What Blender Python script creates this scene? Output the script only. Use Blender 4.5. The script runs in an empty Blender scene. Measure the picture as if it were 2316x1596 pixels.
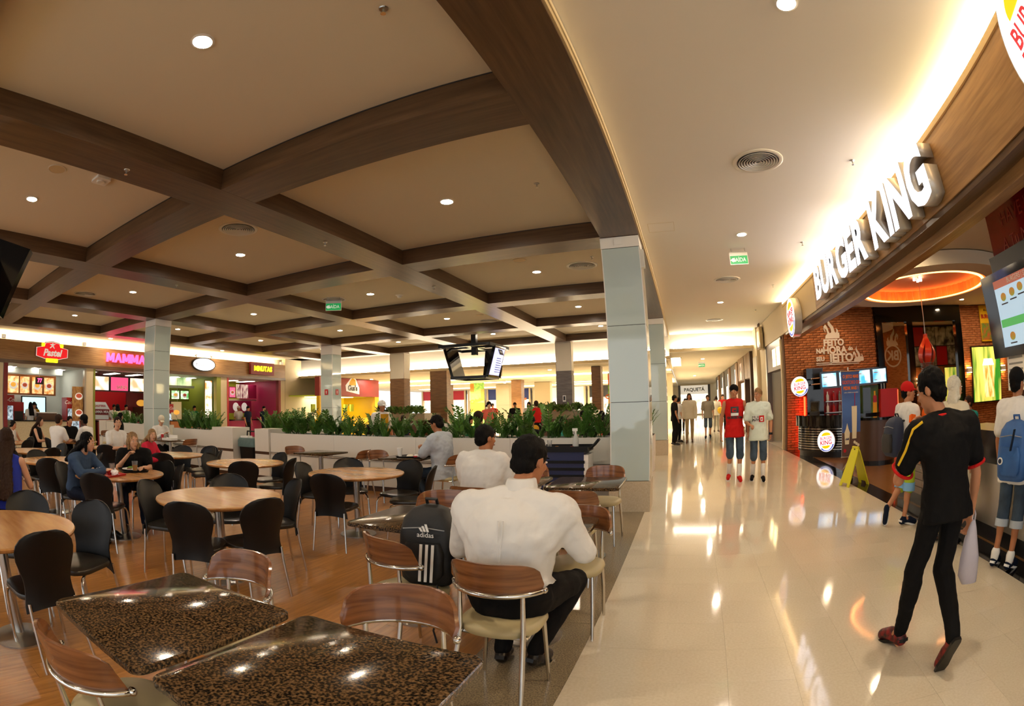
import bpy, bmesh, math, random
from mathutils import Vector, Matrix, Euler
random.seed(7)
S = bpy.context.scene; C = S.collection
PI = math.pi
V = Vector
# ------------------------------------------------------------------ camera (15 mm class fisheye, off-centre crop)
_yaw, _pit, _rol = .4578, .0638, .0177
_R = Matrix.Rotation(_yaw, 3, 'Z') @ Matrix.Rotation(_pit, 3, 'X') @ Matrix.Rotation(_rol, 3, 'Y')
cam = bpy.data.cameras.new('camera'); cam_o = bpy.data.objects.new('camera', cam); C.objects.link(cam_o)
_M = Matrix((( _R[0][0], _R[0][2], -_R[0][1]), (_R[1][0], _R[1][2], -_R[1][1]), (_R[2][0], _R[2][2], -_R[2][1]))).to_4x4()
_M.translation = (0, 0, 1.5); cam_o.matrix_world = _M
cam.type = 'PANO'; cam.sensor_width = 36; cam.sensor_fit = 'HORIZONTAL'
_c = cam.cycles if hasattr(cam, 'cycles') and hasattr(cam.cycles, 'panorama_type') else cam
_c.panorama_type = 'FISHEYE_EQUISOLID'; _c.fisheye_lens = 1166.08 / 2316 * 36; _c.fisheye_fov = PI
cam.shift_x = (1158 - 1014.354) / 2316; cam.shift_y = (846.931 - 798) / 1596
cam.clip_start = .05; cam.clip_end = 300
S.camera = cam_o
# ------------------------------------------------------------------ world, exposure
W = bpy.data.worlds.new('mall_ambient'); S.world = W; W.use_nodes = True
W.node_tree.nodes['Background'].inputs[0].default_value = (.94, .97, 1, 1)
W.node_tree.nodes['Background'].inputs[1].default_value = 1.1
S.view_settings.view_transform = 'Standard'; S.view_settings.look = 'None'
S.view_settings.exposure = 0.38; S.view_settings.gamma = 1.0; S.view_settings.use_curve_mapping = False
LIGHT = 1.65            # common factor on the room's lamps
cy = S.cycles
cy.max_bounces = 5; cy.diffuse_bounces = 3; cy.glossy_bounces = 2; cy.transmission_bounces = 3; cy.transparent_max_bounces = 6
cy.sample_clamp_indirect = 4; cy.use_adaptive_sampling = True; cy.adaptive_threshold = .03; cy.caustics_reflective = False; cy.caustics_refractive = False; cy.blur_glossy = .5
# ------------------------------------------------------------------ materials
def lin(c):
    if isinstance(c, str): c = tuple(int(c[i:i + 2], 16) for i in (0, 2, 4))
    return tuple((x / 255 / 12.92 if x / 255 <= .04045 else ((x / 255 + .055) / 1.055) ** 2.4) for x in c) + (1,)
MATS = {}
def mat(name, col='808080', rough=.5, metal=0, spec=.5, emit=None, es=0, col2=None, sc=(1, 1, 1), nscale=5, det=6, lo=.35, hi=.65,
        bump=0, bscale=None, trans=0, alpha=1, coat=0, rnd=0, vor=False, sheen=0, coord='Object'):
    if name in MATS: return MATS[name]
    m = bpy.data.materials.new(name); m.use_nodes = True; nt = m.node_tree; N = nt.nodes; Lk = nt.links
    b = N['Principled BSDF']; I = b.inputs
    I['Base Color'].default_value = lin(col); I['Roughness'].default_value = rough; I['Metallic'].default_value = metal
    I['Specular IOR Level'].default_value = spec; I['Transmission Weight'].default_value = trans; I['Alpha'].default_value = alpha
    I['Coat Weight'].default_value = coat; I['Coat Roughness'].default_value = .05
    if emit: I['Emission Color'].default_value = lin(emit); I['Emission Strength'].default_value = es
    out = None
    if col2 or bump:
        tc = N.new('ShaderNodeTexCoord'); mp = N.new('ShaderNodeMapping'); mp.inputs['Scale'].default_value = sc
        Lk.new(tc.outputs[coord], mp.inputs[0])
    if col2:
        if vor:
            n = N.new('ShaderNodeTexVoronoi'); n.inputs['Scale'].default_value = nscale; src = n.outputs['Color']
            sp = N.new('ShaderNodeSeparateColor'); Lk.new(src, sp.inputs[0]); src = sp.outputs[0]
        else:
            n = N.new('ShaderNodeTexNoise'); n.inputs['Scale'].default_value = nscale; n.inputs['Detail'].default_value = det; src = n.outputs['Fac']
        Lk.new(mp.outputs[0], n.inputs['Vector'])
        r = N.new('ShaderNodeMapRange'); r.inputs[1].default_value = lo; r.inputs[2].default_value = hi; Lk.new(src, r.inputs[0])
        mx = N.new('ShaderNodeMix'); mx.data_type = 'RGBA'; mx.inputs[6].default_value = lin(col); mx.inputs[7].default_value = lin(col2)
        Lk.new(r.outputs[0], mx.inputs[0]); out = mx.outputs[2]
        if emit and es: Lk.new(out, I['Emission Color'])
    if rnd:
        oi = N.new('ShaderNodeObjectInfo'); hs = N.new('ShaderNodeHueSaturation')
        r2 = N.new('ShaderNodeMapRange'); r2.inputs[3].default_value = 1 - rnd; r2.inputs[4].default_value = 1 + rnd
        Lk.new(oi.outputs['Random'], r2.inputs[0]); Lk.new(r2.outputs[0], hs.inputs['Value'])
        if out: Lk.new(out, hs.inputs['Color'])
        else: hs.inputs['Color'].default_value = lin(col)
        out = hs.outputs[0]
    if out: Lk.new(out, I['Base Color'])
    if bump:
        bn = N.new('ShaderNodeTexNoise'); bn.inputs['Scale'].default_value = bscale or nscale; bn.inputs['Detail'].default_value = 4
        Lk.new(mp.outputs[0], bn.inputs['Vector']); bp = N.new('ShaderNodeBump'); bp.inputs['Strength'].default_value = bump; bp.inputs['Distance'].default_value = .02
        Lk.new(bn.outputs['Fac'], bp.inputs['Height']); Lk.new(bp.outputs[0], I['Normal'])
    MATS[name] = m; return m
def M_(n): return MATS[n]
def glow(name, col, s): return mat(name, col, rough=.6, emit=col, es=s)
def cloth(name, col, bump=.35): return mat(name, col, rough=.85, spec=.15, bump=bump, bscale=9)
# shared materials
mat('beam_wood_y', '644a31', .32, col2='4a3420', sc=(9, .55, 9), nscale=3, lo=.3, hi=.7, spec=.5)
mat('beam_wood_x', '644a31', .32, col2='4a3420', sc=(.55, 9, 9), nscale=3, lo=.3, hi=.7, spec=.5)
mat('fascia_wood', 'a07a4c', .4, col2='835f38', sc=(8, .5, 9), nscale=3)
mat('plaster', 'ddd2bc', .9, spec=.2)
mat('plaster_white', 'f1ebdf', .9, spec=.2)
mat('cream_wall', 'd6c4a0', .7)
mat('cream_trim', 'cdb68a', .5)
mat('corridor_tile', 'e2d5bc', .07, col2='d8c9ac', nscale=60, lo=.3, hi=.7, spec=.6, rnd=.02)
mat('grout', 'd0bf9c', .5)
mat('granite_floor', '9b8a6b', .16, col2='6f6350', nscale=110, lo=.4, hi=.62, rnd=.05)
mat('floor_plank', 'a8682f', .3, col2='8a5122', sc=(1.1, 9, 1), nscale=3, lo=.3, hi=.7, rnd=.1)
mat('granite_top', '1b150f', .12, col2='705638', nscale=105, det=12, lo=.42, hi=.66, spec=.28)
mat('bk_floor', '8a6238', .22, col2='6f4b29', sc=(5, 1, 1), nscale=3, rnd=.08)
mat('black_stone', '15120f', .08, spec=.6)
mat('table_wood', 'b8854e', .24, col2='a06c3a', sc=(1, 7, 1), nscale=2.2)
mat('veneer', '8a5833', .25, col2='623a20', sc=(1.2, 1.2, 14), nscale=3, coat=.4)
mat('edge_wood', 'a8723c', .35)
mat('chrome', 'd9d7d2', .12, metal=1)
mat('steel', 'b8b5ae', .28, metal=1)
mat('black_plastic', '0a0908', .45, spec=.3)
mat('dark_seat', '231e16', .3, spec=.5)
mat('cream_seat', 'b5a67c', .45)
mat('white_panel', 'e2dccf', .3)
mat('planter_inner', '2a2018', .9)
mat('back_glass', 'c0d0cc', .04, spec=.7, coat=.6)
mat('stone_base', 'cbbda4', .35, col2='bfae90', nscale=70)
mat('col_grey', '6a6058', .3, col2='574d45', sc=(1, 1, 8), nscale=3)
mat('col_wood', '7d5a36', .35, col2='644527', sc=(1, 1, 9), nscale=3)
mat('white', 'f0ece4', .5); mat('paper', 'f2efe8', .8)
mat('black', '0b0a09', .3); mat('black_gloss', '080808', .08, spec=.6)
mat('dark_grey', '2b2a2a', .45); mat('grey', '8a8a88', .5)
mat('red', 'b5161a', .35); mat('deep_red', '6e0d10', .12, coat=.5); mat('yellow', 'e8b90e', .45); mat('green', '1f8a3c', .5)
mat('navy', '1b2550', .5); mat('brick', 'c27e4c', .85, col2='a4602f', nscale=14, rnd=.25, bump=.5, bscale=40)
mat('mortar', '5a3a22', .95); mat('brown', '4a2f1c', .35); mat('orange', 'e0701a', .5)
mat('skin_a', 'b9805c', .5, spec=.3); mat('skin_b', 'a86e4a', .5, spec=.3); mat('skin_c', 'd3a07e', .5, spec=.3); mat('skin_d', '4b2e1f', .5, spec=.3)
mat('hair_black', '090706', .7, spec=.12, bump=.5, sc=(1, 1, .3), bscale=70); mat('hair_brown', '2a190e', .65, spec=.15, bump=.5, sc=(1, 1, .3), bscale=70)
mat('hair_blond', 'a67d45', .45, col2='6b4a24', sc=(30, 30, 2), nscale=3, bump=.5, bscale=6); mat('hair_white', 'd8cfba', .5, bump=.6, bscale=40)
mat('eye_white', 'e8e4dc', .2); mat('iris', '1a100a', .15); mat('lips', '8c4438', .45)
glow('lamp_white', 'ffedd4', 290 * LIGHT); glow('cove_warm', 'ffe2b0', 14); glow('soft_white', 'fff4e0', 3)
# ------------------------------------------------------------------ geometry helpers
class MB:
    def __init__(s): s.v = []; s.f = []
    def add(s, vs, fs, M=None):
        o = len(s.v); s.v += [tuple(M @ V(p)) if M else tuple(p) for p in vs]; s.f += [tuple(i + o for i in f) for f in fs]; return s
    def box(s, x0, x1, y0, y1, z0, z1, M=None):
        x0, x1 = sorted((x0, x1)); y0, y1 = sorted((y0, y1)); z0, z1 = sorted((z0, z1))
        return s.add([(x0, y0, z0), (x1, y0, z0), (x1, y1, z0), (x0, y1, z0), (x0, y0, z1), (x1, y0, z1), (x1, y1, z1), (x0, y1, z1)],
                     [(0, 3, 2, 1), (4, 5, 6, 7), (0, 1, 5, 4), (1, 2, 6, 5), (2, 3, 7, 6), (3, 0, 4, 7)], M)
    def loft(s, rings, M=None, caps=True):
        n = len(rings[0]); vs = [p for r in rings for p in r]; fs = []
        for i in range(len(rings) - 1):
            for j in range(n):
                k = (j + 1) % n; fs.append((i * n + j, i * n + k, (i + 1) * n + k, (i + 1) * n + j))
        if caps: fs.append(tuple(reversed(range(n)))); fs.append(tuple((len(rings) - 1) * n + j for j in range(n)))
        return s.add(vs, fs, M)
    def prism(s, pts, z0, z1, M=None, bev=0):
        if bev:
            cx = sum(p[0] for p in pts) / len(pts); cyy = sum(p[1] for p in pts) / len(pts)
            def inn(d): return [(p[0] - d * (1 if p[0] > cx else -1) * min(1, abs(p[0] - cx) / .02), p[1] - d * (1 if p[1] > cyy else -1) * min(1, abs(p[1] - cyy) / .02)) for p in pts]
            rs = [[(x, y, z0) for x, y in inn(bev)], [(x, y, z0 + bev) for x, y in pts], [(x, y, z1 - bev) for x, y in pts], [(x, y, z1) for x, y in inn(bev)]]
            return s.loft(rs, M)
        return s.loft([[(x, y, z0) for x, y in pts], [(x, y, z1) for x, y in pts]], M)
    def cyl(s, a, b, r0, r1=None, n=10, M=None):
        a, b = V(a), V(b); r1 = r0 if r1 is None else r1; d = (b - a); q = d.to_track_quat('Z', 'Y').to_matrix()
        return s.loft([[tuple(p + q @ V((r * math.cos(t * 2 * PI / n), r * math.sin(t * 2 * PI / n), 0))) for t in range(n)] for p, r in ((a, r0), (b, r1))], M)
    def tube(s, path, r, n=8, M=None):
        P = [V(p) for p in path]; R = r if isinstance(r, (list, tuple)) else [r] * len(P); rings = []; up = None
        for i, p in enumerate(P):
            d = (P[min(i + 1, len(P) - 1)] - P[max(i - 1, 0)]).normalized()
            if up is None: up = d.orthogonal().normalized()
            up = (up - d * up.dot(d)).normalized(); w = d.cross(up)
            rings.append([tuple(p + R[i] * (math.cos(t * 2 * PI / n) * up + math.sin(t * 2 * PI / n) * w)) for t in range(n)])
        return s.loft(rings, M)
    def lathe(s, prof, c=(0, 0, 0), n=24, M=None):
        rs = [[(c[0] + max(r, .0004) * math.cos(t * 2 * PI / n), c[1] + max(r, .0004) * math.sin(t * 2 * PI / n), c[2] + z) for t in range(n)] for r, z in prof]
        return s.loft(rs, M)
    def ring(s, prof, c=(0, 0, 0), n=28, M=None):     # closed profile, open middle
        pr = list(prof) + [prof[0]]
        return s.loft([[(c[0] + r * math.cos(t * 2 * PI / n), c[1] + r * math.sin(t * 2 * PI / n), c[2] + z) for t in range(n)] for r, z in pr], M, caps=False)
    def ell(s, c, r, nu=12, nv=8, M=None):
        if not isinstance(r, (list, tuple)): r = (r, r, r)
        rs = []
        for i in range(nv + 1):
            a = -PI / 2 + PI * i / nv; k = max(math.cos(a), .02)
            rs.append([(c[0] + r[0] * k * math.cos(t * 2 * PI / nu), c[1] + r[1] * k * math.sin(t * 2 * PI / nu), c[2] + r[2] * math.sin(a)) for t in range(nu)])
        return s.loft(rs, M)
    def cap(s, a, b, r0, r1, n=10):
        a, b = V(a), V(b); d = b - a; L = d.length
        if L < 1e-5: return s.ell(a, r0, n, 6)
        q = d.to_track_quat('Z', 'Y').to_matrix(); rings = []
        for k, (p, r, a0, a1) in enumerate(((a, r0, -PI / 2, 0), (b, r1, 0, PI / 2))):
            for i in range(4):
                t = a0 + (a1 - a0) * i / 3; rr = max(r * math.cos(t), .0005)
                rings.append([tuple(p + q @ V((rr * math.cos(j * 2 * PI / n), rr * math.sin(j * 2 * PI / n), r * math.sin(t)))) for j in range(n)])
        return s.loft(rings)
    def mesh(s, name):
        me = bpy.data.meshes.new(name); me.from_pydata(s.v, [], s.f); me.update()
        bm = bmesh.new(); bm.from_mesh(me); bmesh.ops.recalc_face_normals(bm, faces=bm.faces[:]); bm.to_mesh(me); bm.free(); return me
    def build(s, name, m, parent=None, smooth=False, loc=None, rot=None):
        me = s.mesh(name); me.materials.append(MATS[m] if isinstance(m, str) else m)
        if smooth:
            me.shade_smooth(); me.set_sharp_from_angle(angle=.7 if smooth is True else smooth)
        return link(name, me, parent, loc, rot)
def link(name, data, parent=None, loc=None, rot=None):
    o = bpy.data.objects.new(name, data); C.objects.link(o); o.parent = parent
    if loc: o.location = loc
    if rot: o.rotation_euler = rot
    return o
def tag(o, label=None, cat=None, group=None, kind=None):
    if label: o['label'] = label
    if cat: o['category'] = cat
    if group: o['group'] = group
    if kind: o['kind'] = kind
    return o
def thing(name, label, cat, loc=(0, 0, 0), rz=0, group=None, kind=None, rot=None):
    return tag(link(name, None, None, loc, rot or (0, 0, rz)), label, cat, group, kind)
def struct(name): return tag(link(name, None), None, None, None, 'structure')
def dup(root, label=None, loc=None, rz=None, group=None):
    r = root.copy(); C.objects.link(r)
    if label: r['label'] = label
    if group: r['group'] = group
    if loc: r.location = loc
    if rz is not None: r.rotation_euler = (0, 0, rz)
    for ch in root.children:
        c = ch.copy(); C.objects.link(c); c.parent = r
        for g in ch.children:
            d = g.copy(); C.objects.link(d); d.parent = c
    return r
def B(name, m, parent, *a, smooth=False, **k): return MB().box(*a).build(name, m, parent, smooth, **k)
def rrect(x0, x1, y0, y1, r, n=5):
    P = []
    for cx, cyy, a in ((x1 - r, y0 + r, -PI / 2), (x1 - r, y1 - r, 0), (x0 + r, y1 - r, PI / 2), (x0 + r, y0 + r, PI)):
        for i in range(n + 1): t = a + PI / 2 * i / n; P.append((cx + r * math.cos(t), cyy + r * math.sin(t)))
    return P
def disc(r, n=32, ry=None): return [(r * math.cos(2 * PI * i / n), (ry or r) * math.sin(2 * PI * i / n)) for i in range(n)]
FACE_NX = (PI / 2, 0, -PI / 2)   # print that faces -X, reading along -Y
FACE_PX = (PI / 2, 0, PI / 2)
FACE_NY = (PI / 2, 0, 0)
def text(body, size, m, parent, loc, rot=FACE_NY, ext=.004, off=0, name='lettering', align='CENTER', sx=1, bev=0, shear=0, space=1):
    cu = bpy.data.curves.new('t', 'FONT'); cu.body = body; cu.size = size; cu.extrude = ext; cu.offset = off; cu.align_x = align; cu.align_y = 'CENTER'
    cu.resolution_u = 3; cu.bevel_depth = bev; cu.shear = shear; cu.space_character = space; cu.space_line = .85
    o = bpy.data.objects.new('t', cu)
    me = bpy.data.meshes.new_from_object(o); bpy.data.objects.remove(o); bpy.data.curves.remove(cu)
    me.materials.clear(); me.materials.append(MATS[m]); me.name = name
    p = link(name, me, parent, loc, rot); p.scale = (sx, 1, 1); return p
def flat(name, m, parent, pts, loc, rot=FACE_NY, th=.006):   # a thin cut-out shape, drawn in its own xy plane
    return MB().prism(pts, 0, th).build(name, m, parent, loc=loc, rot=rot)
def area(name, loc, size, power, col=(1, .82, .6), rot=(0, 0, 0), shape='DISK', spread=2.6, parent=None, sy=None):
    l = bpy.data.lights.new(name, 'AREA'); l.shape = shape; l.size = size; l.energy = power * LIGHT; l.color = col; l.spread = spread
    if sy: l.shape = 'RECTANGLE'; l.size_y = sy
    return link(name, l, parent, loc, rot)
# ================================================================== STRUCTURE
# ---- floor
FL = struct('floor')
B('slab', 'grout', FL, -26, 14, -7, 62, -.3, -.012)
def pieces(nm, m, cells, z0, z1, gap, parent, limit=300, view=lambda c: True):
    cells = sorted(cells, key=lambda c: (not view(c), ((c[0] + c[1]) / 2) ** 2 + ((c[2] + c[3]) / 2) ** 2)); cache = {}
    rest = MB()
    for i, c in enumerate(cells):
        w, d = round(c[1] - c[0] - gap, 4), round(c[3] - c[2] - gap, 4)
        if i < limit:
            if (w, d) not in cache:
                me = MB().box(-w / 2, w / 2, -d / 2, d / 2, z0, z1).mesh(nm); me.materials.append(MATS[m]); cache[(w, d)] = me
            link(nm, cache[(w, d)], parent, ((c[0] + c[1]) / 2, (c[2] + c[3]) / 2, 0))
        else: rest.box(c[0] + gap / 2, c[1] - gap / 2, c[2] + gap / 2, c[3] - gap / 2, z0, z1)
    if len(cells) > limit: tag(rest.build(nm + '_field', m, parent), kind='stuff')
vis = lambda c: c[3] > 1.2
# polished corridor tiles
xs = [-.53, -.04, .36, .76, 1.16, 1.56, 1.96, 2.36, 2.76, 3.07]
cells = [(xs[i], xs[i + 1], 2.906 + .411 * j, 2.906 + .411 * (j + 1)) for i in range(9) for j in range(-22, 44)]
pieces('tile', 'corridor_tile', cells, -.02, 0, .0009, FL, 300, vis)
pieces('far_tile', 'corridor_tile', [(-26, -.53, 8.0, 62), (-.53, 14, 21, 62)], -.02, 0, 0, FL)
# granite strip
gy = [-7 + .88 * k for k in range(17)]
pieces('granite_tile', 'granite_floor', [(x0, x1, a + .57, a + 1.45) for a in gy for x0, x1 in ((-1.13, -.53),)] , -.02, .0, .002, FL)
# wooden planks, long side towards the shops at the end
MATS.pop('floor_plank', None); mat('floor_plank', 'bb8040', .3, col2='946029', sc=(11, .9, 1), nscale=3, lo=.3, hi=.7, rnd=.12)
cells = []
for i in range(72):
    x1 = -1.13 - .185 * i; off = (i * .47) % 1.25
    for j in range(9): a = -2.4 + off + 1.25 * j; (cells.append((x1 - .185, x1, a, min(a + 1.25, 8.0))) if a < 7.9 else None)
pieces('plank', 'floor_plank', cells, -.02, 0, .0014, FL, 300, lambda c: c[3] > .4 and -11 < c[0])
B('floor_edge', 'stone_base', FL, -26, -14.45, -7, 8.0, -.02, 0)
# burger shop floor, dark border
B('border', 'black_stone', FL, 3.07, 3.42, -7, 15, -.02, 0)
cells = [(3.42 + 1.2 * i, 3.42 + 1.2 * (i + 1), .2 * j, .2 * (j + 1)) for i in range(7) for j in range(5, 75)]
pieces('shop_plank', 'bk_floor', cells, -.02, 0, .002, FL, 300, lambda c: c[2] > 4)
B('shop_floor', 'stone_base', FL, 3.07, 14, 15, 21, -.02, 0)
# ---- coffered ceiling
CE = struct('ceiling')
XR = [-.455, -4.255, -8.075, -11.93, -15.72]; BW = .565; YN = [-4.49, -.66, 3.165, 7.0, 10.75, 14.62, 18.47]; CW = .53; ZB = 3.84; ZP = 4.09
for x in XR: MB().box(x - BW, x, -7, 19.0, ZB, 4.2).build('beam', 'beam_wood_y', CE)
for y in YN:
    for i in range(4): MB().box(XR[i + 1] + .001, XR[i] - BW - .001, y, y + CW, ZB + .001, 4.2).build('cross_beam', 'beam_wood_x', CE)
for i in range(4):
    ys = [-7 - CW] + YN
    for j in range(len(ys) - 1):
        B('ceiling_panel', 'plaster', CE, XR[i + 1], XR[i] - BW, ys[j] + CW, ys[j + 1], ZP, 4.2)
        B('gap_shade_strip', 'dark_grey', CE, XR[i + 1] + .002, XR[i] - BW - .002, ys[j + 1] - .006, ys[j + 1], ZP - .012, ZP)  # solid dark strip stands in for the shade between panel and beam
B('ceiling_panel', 'plaster', CE, -19.2, XR[4] - BW, -7, 20.05, 4.04, 4.2)
B('ceiling_panel', 'plaster', CE, -19.2, -.455, 19.0, 20.05, 4.04, 4.2)
B('edge_strip', 'cream_trim', CE, -.455, -.44, -7, 20.0, 3.87, 3.95)
B('edge_strip', 'cream_wall', CE, -.455, -.43, -7, 20.0, 3.955, 4.035)
B('corridor_ceiling', 'plaster_white', CE, -.455, 3.6, -7, 20.05, 4.04, 4.2)
# lower ceiling beyond the soffit
B('soffit', 'plaster_white', CE, -19.2, -.47, 20.05, 20.35, 3.1, 4.2)
B('soffit', 'plaster_white', CE, -.47, 3.3, 20.05, 20.35, 3.36, 4.2)
B('soffit_lip', 'cream_trim', CE, -19.0, -.47, 19.93, 20.05, 3.1, 3.22)
B('soffit_lip', 'cream_trim', CE, -.47, 3.05, 19.93, 20.05, 3.36, 3.48)
B('far_ceiling', 'plaster', CE, -26, -.6, 20.35, 26, 3.1, 3.3)
B('far_ceiling', 'plaster', CE, -26, -.6, 27.4, 62, 3.1, 3.3)
B('far_ceiling', 'plaster', CE, -26, -.6, 26, 27.4, 3.7, 3.9)
B('far_ceiling', 'plaster', CE, -.6, 4, 20.35, 62, 3.36, 3.5)
B('bulkhead', 'cream_wall', CE, -.62, -.47, 20.35, 26, 3.1, 3.36)
# ---- cove lights
def cove(name, *a, parent=CE, m='cove_warm'): return B(name, m, parent, *a)
glow('cove_soffit', 'ffeed2', 60); glow('cove_food', 'ffe6b8', 14); glow('cove_shop', 'ffe4b4', 125)
cove('cove_lamp', -18.9, -.6, 19.96, 20.03, 3.225, 3.25, m='cove_soffit')
cove('cove_lamp', -.3, 3.0, 19.96, 20.03, 3.485, 3.51, m='cove_soffit')
cove('cove_lamp', -25, -.7, 26.2, 27.2, 3.69, 3.695, m='cove_soffit')
# ---- walls
WL = struct('wall_left')
B('fascia', 'fascia_wood', WL, -18.72, -18.5, 3.0, 18.82, 3.05, 3.72)
B('fascia_base', 'beam_wood_y', WL, -18.72, -18.46, 3.0, 18.82, 2.93, 3.05)
cove('cove_lamp', -18.98, -18.78, 3.2, 18.7, 3.7, 3.72, parent=WL, m='cove_food')
B('upper_wall', 'plaster_white', WL, -19.3, -19.15, -7, 20.35, 3.0, 4.2)
B('plain_wall', 'cream_wall', WL, -18.75, -18.5, -7, 4.1, 0, 3.05)
B('end_wall', 'cream_wall', WL, -18.75, -18.5, 18.83, 22, 0, 4.04)
for y0, y1 in ((7.70, 8.02), (14.55, 14.95), (18.5, 18.82)): B('pier', 'cream_wall', WL, -19.2, -18.52, y0, y1, 0, 2.93)
WF = struct('wall_far')
B('wall_surface', 'cream_wall', WF, -26, 14, 60, 60.3, 0, 3.5)
WR = struct('wall_right')
# pier and shop fronts on the right beyond the burger shop
B('fascia_end', 'cream_wall', WR, 3.07, 3.5, 14.2, 20.05, 3.19, 4.03)
B('pier', 'cream_wall', WR, 3.07, 3.6, 18.0, 19.2, 0, 3.19)
B('pier', 'cream_wall', WR, 2.95, 3.6, 19.2, 20.4, 0, 4.03)
B('steel_pier', 'steel', WR, 2.93, 2.95, 19.3, 20.3, 0, 3.0)
B('wall_surface', 'col_wood', WR, 3.0, 3.3, 21.5, 26, 2.3, 3.36)
B('door_frame', 'brown', WR, 2.93, 3.2, 21.2, 21.5, 0, 3.36)
B('wall_surface', 'cream_wall', WR, 4.6, 4.7, 20.4, 62, 0, 3.36)
for k in range(6): B('cladding', 'col_wood', WR, 2.93, 3.0, 21.5 + .75 * k, 22.2 + .75 * k, 2.32, 3.35)
# ---- burger shop shell
WB = struct('wall_back')
B('backing', 'mortar', WB, 3.1, 12.6, 14.66, 14.9, 0, 4.0)
B('side_wall', 'brown', WB, 12.6, 12.8, -2, 14.9, 0, 4.0)
B('shop_ceiling', 'plaster', WB, 3.3, 12.6, -2, 14.9, 3.87, 4.0)
bm_cells = []
def bricks(x0, x1, z0, z1, y, holes=()):
    L, Hh = .235, .068; r = 0; z = z0
    while z < z1 - .01:
        x = x0 - (L / 2 if r % 2 else 0)
        while x < x1:
            a, b = max(x, x0), min(x + L, x1)
            if b - a > .03 and not any(a < h[1] and b > h[0] and z < h[3] and z + Hh > h[2] for h in holes): bm_cells.append((a, b, z, z + Hh, y))
            x += L
        z += Hh; r += 1
bricks(3.12, 6.2, 0, 3.84, 14.66); bricks(9.75, 12.5, .05, 3.86, 14.66)
cache = {}; rest = MB(); rnd = random.Random(3)
key = lambda c: abs(c[2] - 2.5) + .4 * abs((c[0] + c[1]) / 2 - 4.3)
for i, c in enumerate(sorted(bm_cells, key=key)):
    w = round(c[1] - c[0] - .012, 3); d = rnd.choice((.03, .036, .044))
    if i < 300:
        if (w, d) not in cache:
            me = MB().box(-w / 2, w / 2, -d, .01, .006, .062).mesh('brick'); me.materials.append(MATS['brick']); cache[(w, d)] = me
        link('brick', cache[(w, d)], WB, ((c[0] + c[1]) / 2, c[4], c[2]))
    else: rest.box(c[0] + .006, c[1] - .006, c[4] - d, c[4] + .01, c[2] + .006, c[3] - .006)
mat('brick_field', 'c27e4c', .85, col2='9c5a2c', sc=(4.2, 4.2, 14), nscale=1.6, det=1, lo=.25, hi=.75, bump=.5, bscale=40)
tag(rest.build('brick_field', 'brick_field', WB), kind='stuff')
# fascia over the burger shop front
FB = struct('wall_front_fascia')
B('fascia', 'fascia_wood', FB, 3.07, 3.3, -3, 10.55, 3.19, 3.88)
B('fascia', 'cream_trim', FB, 3.07, 3.3, 10.56, 12.4, 3.19, 3.88); B('fascia', 'cream_trim', FB, 3.07, 3.3, 12.41, 14.2, 3.19, 3.88)
B('gold_strip', 'cream_trim', FB, 3.05, 3.1, -3, 14.2, 3.885, 3.945)
B('soffit', 'beam_wood_y', FB, 3.09, 3.3, -3, 14.2, 3.13, 3.19); B('soffit', 'fascia_wood', FB, 3.3, 3.5, -3, 14.2, 3.02, 3.87)
MB().add([(3.13, -3, 3.95), (3.3, -3, 3.98), (3.3, 16.2, 3.98), (3.13, 16.2, 3.95)], [(0, 1, 2, 3)]).build('cove_lamp', 'cove_shop', FB)
B('cove_back', 'plaster_white', FB, 3.5, 3.6, -3, 14.2, 3.87, 4.04)
# ---- recessed lamps
LR = MB().ring([(.076, 0), (.092, 0), (.095, -.008), (.076, -.012)], n=28).mesh('trim_ring'); LR.materials.append(MATS['white'])
LD = MB().lathe([(.0, -.004), (.075, -.004), (.075, .0), (.0, .0)], n=24).mesh('lamp_disc'); LD.materials.append(MATS['lamp_white'])
glow('lamp_far', 'fff0d8', 520)
LDF = LD.copy(); LDF.materials.clear(); LDF.materials.append(MATS['lamp_far'])
def downlight(x, y, z, label, p=1.0):
    t = thing('downlight', label, 'light', (x, y, z), group='recessed ceiling downlights')
    link('trim_ring', LR, t); link('lamp_disc', LDF if p > 1.5 else LD, t)
XD = [-2.68, -6.57, -10.52, -14.42]; YD = [-6.2, -2.4, 1.55, 5.48, 9.4, 13.3, 16.98]
ordw = ['nearest', 'second', 'third', 'fourth', 'farthest']
rown = ['row beside the corridor beam', 'second row from the corridor', 'third row from the corridor', 'row nearest the food shops']
for i, x in enumerate(XD):
    for j, y in enumerate(YD):
        if j < 2: downlight(x, y, ZP, 'unseen round white downlight added for even light in a coffer behind the viewer')  # unseen lamps behind the camera, added to even out the light
        else: downlight(x, y, ZP, f'round white downlight in the {ordw[j - 2]} coffer of the {rown[i]}')
for j, y in enumerate((-2.6, 2.7, 8.0, 13.8, 19.5)): downlight(1.2, y, 4.04, 'round white downlight in the corridor ceiling, ' + ['unseen behind the viewer, added for even light', 'nearest', 'second', 'third', 'farthest before the bright soffit'][j], .9)  # the first one is unseen, added behind the camera for even light
for j, y in enumerate((8.45, 14.14)): downlight(-17.9, y, 4.04, 'round downlight in the plain band before the food shops, ' + ['nearer', 'farther'][j] + ' one', .5)
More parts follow.
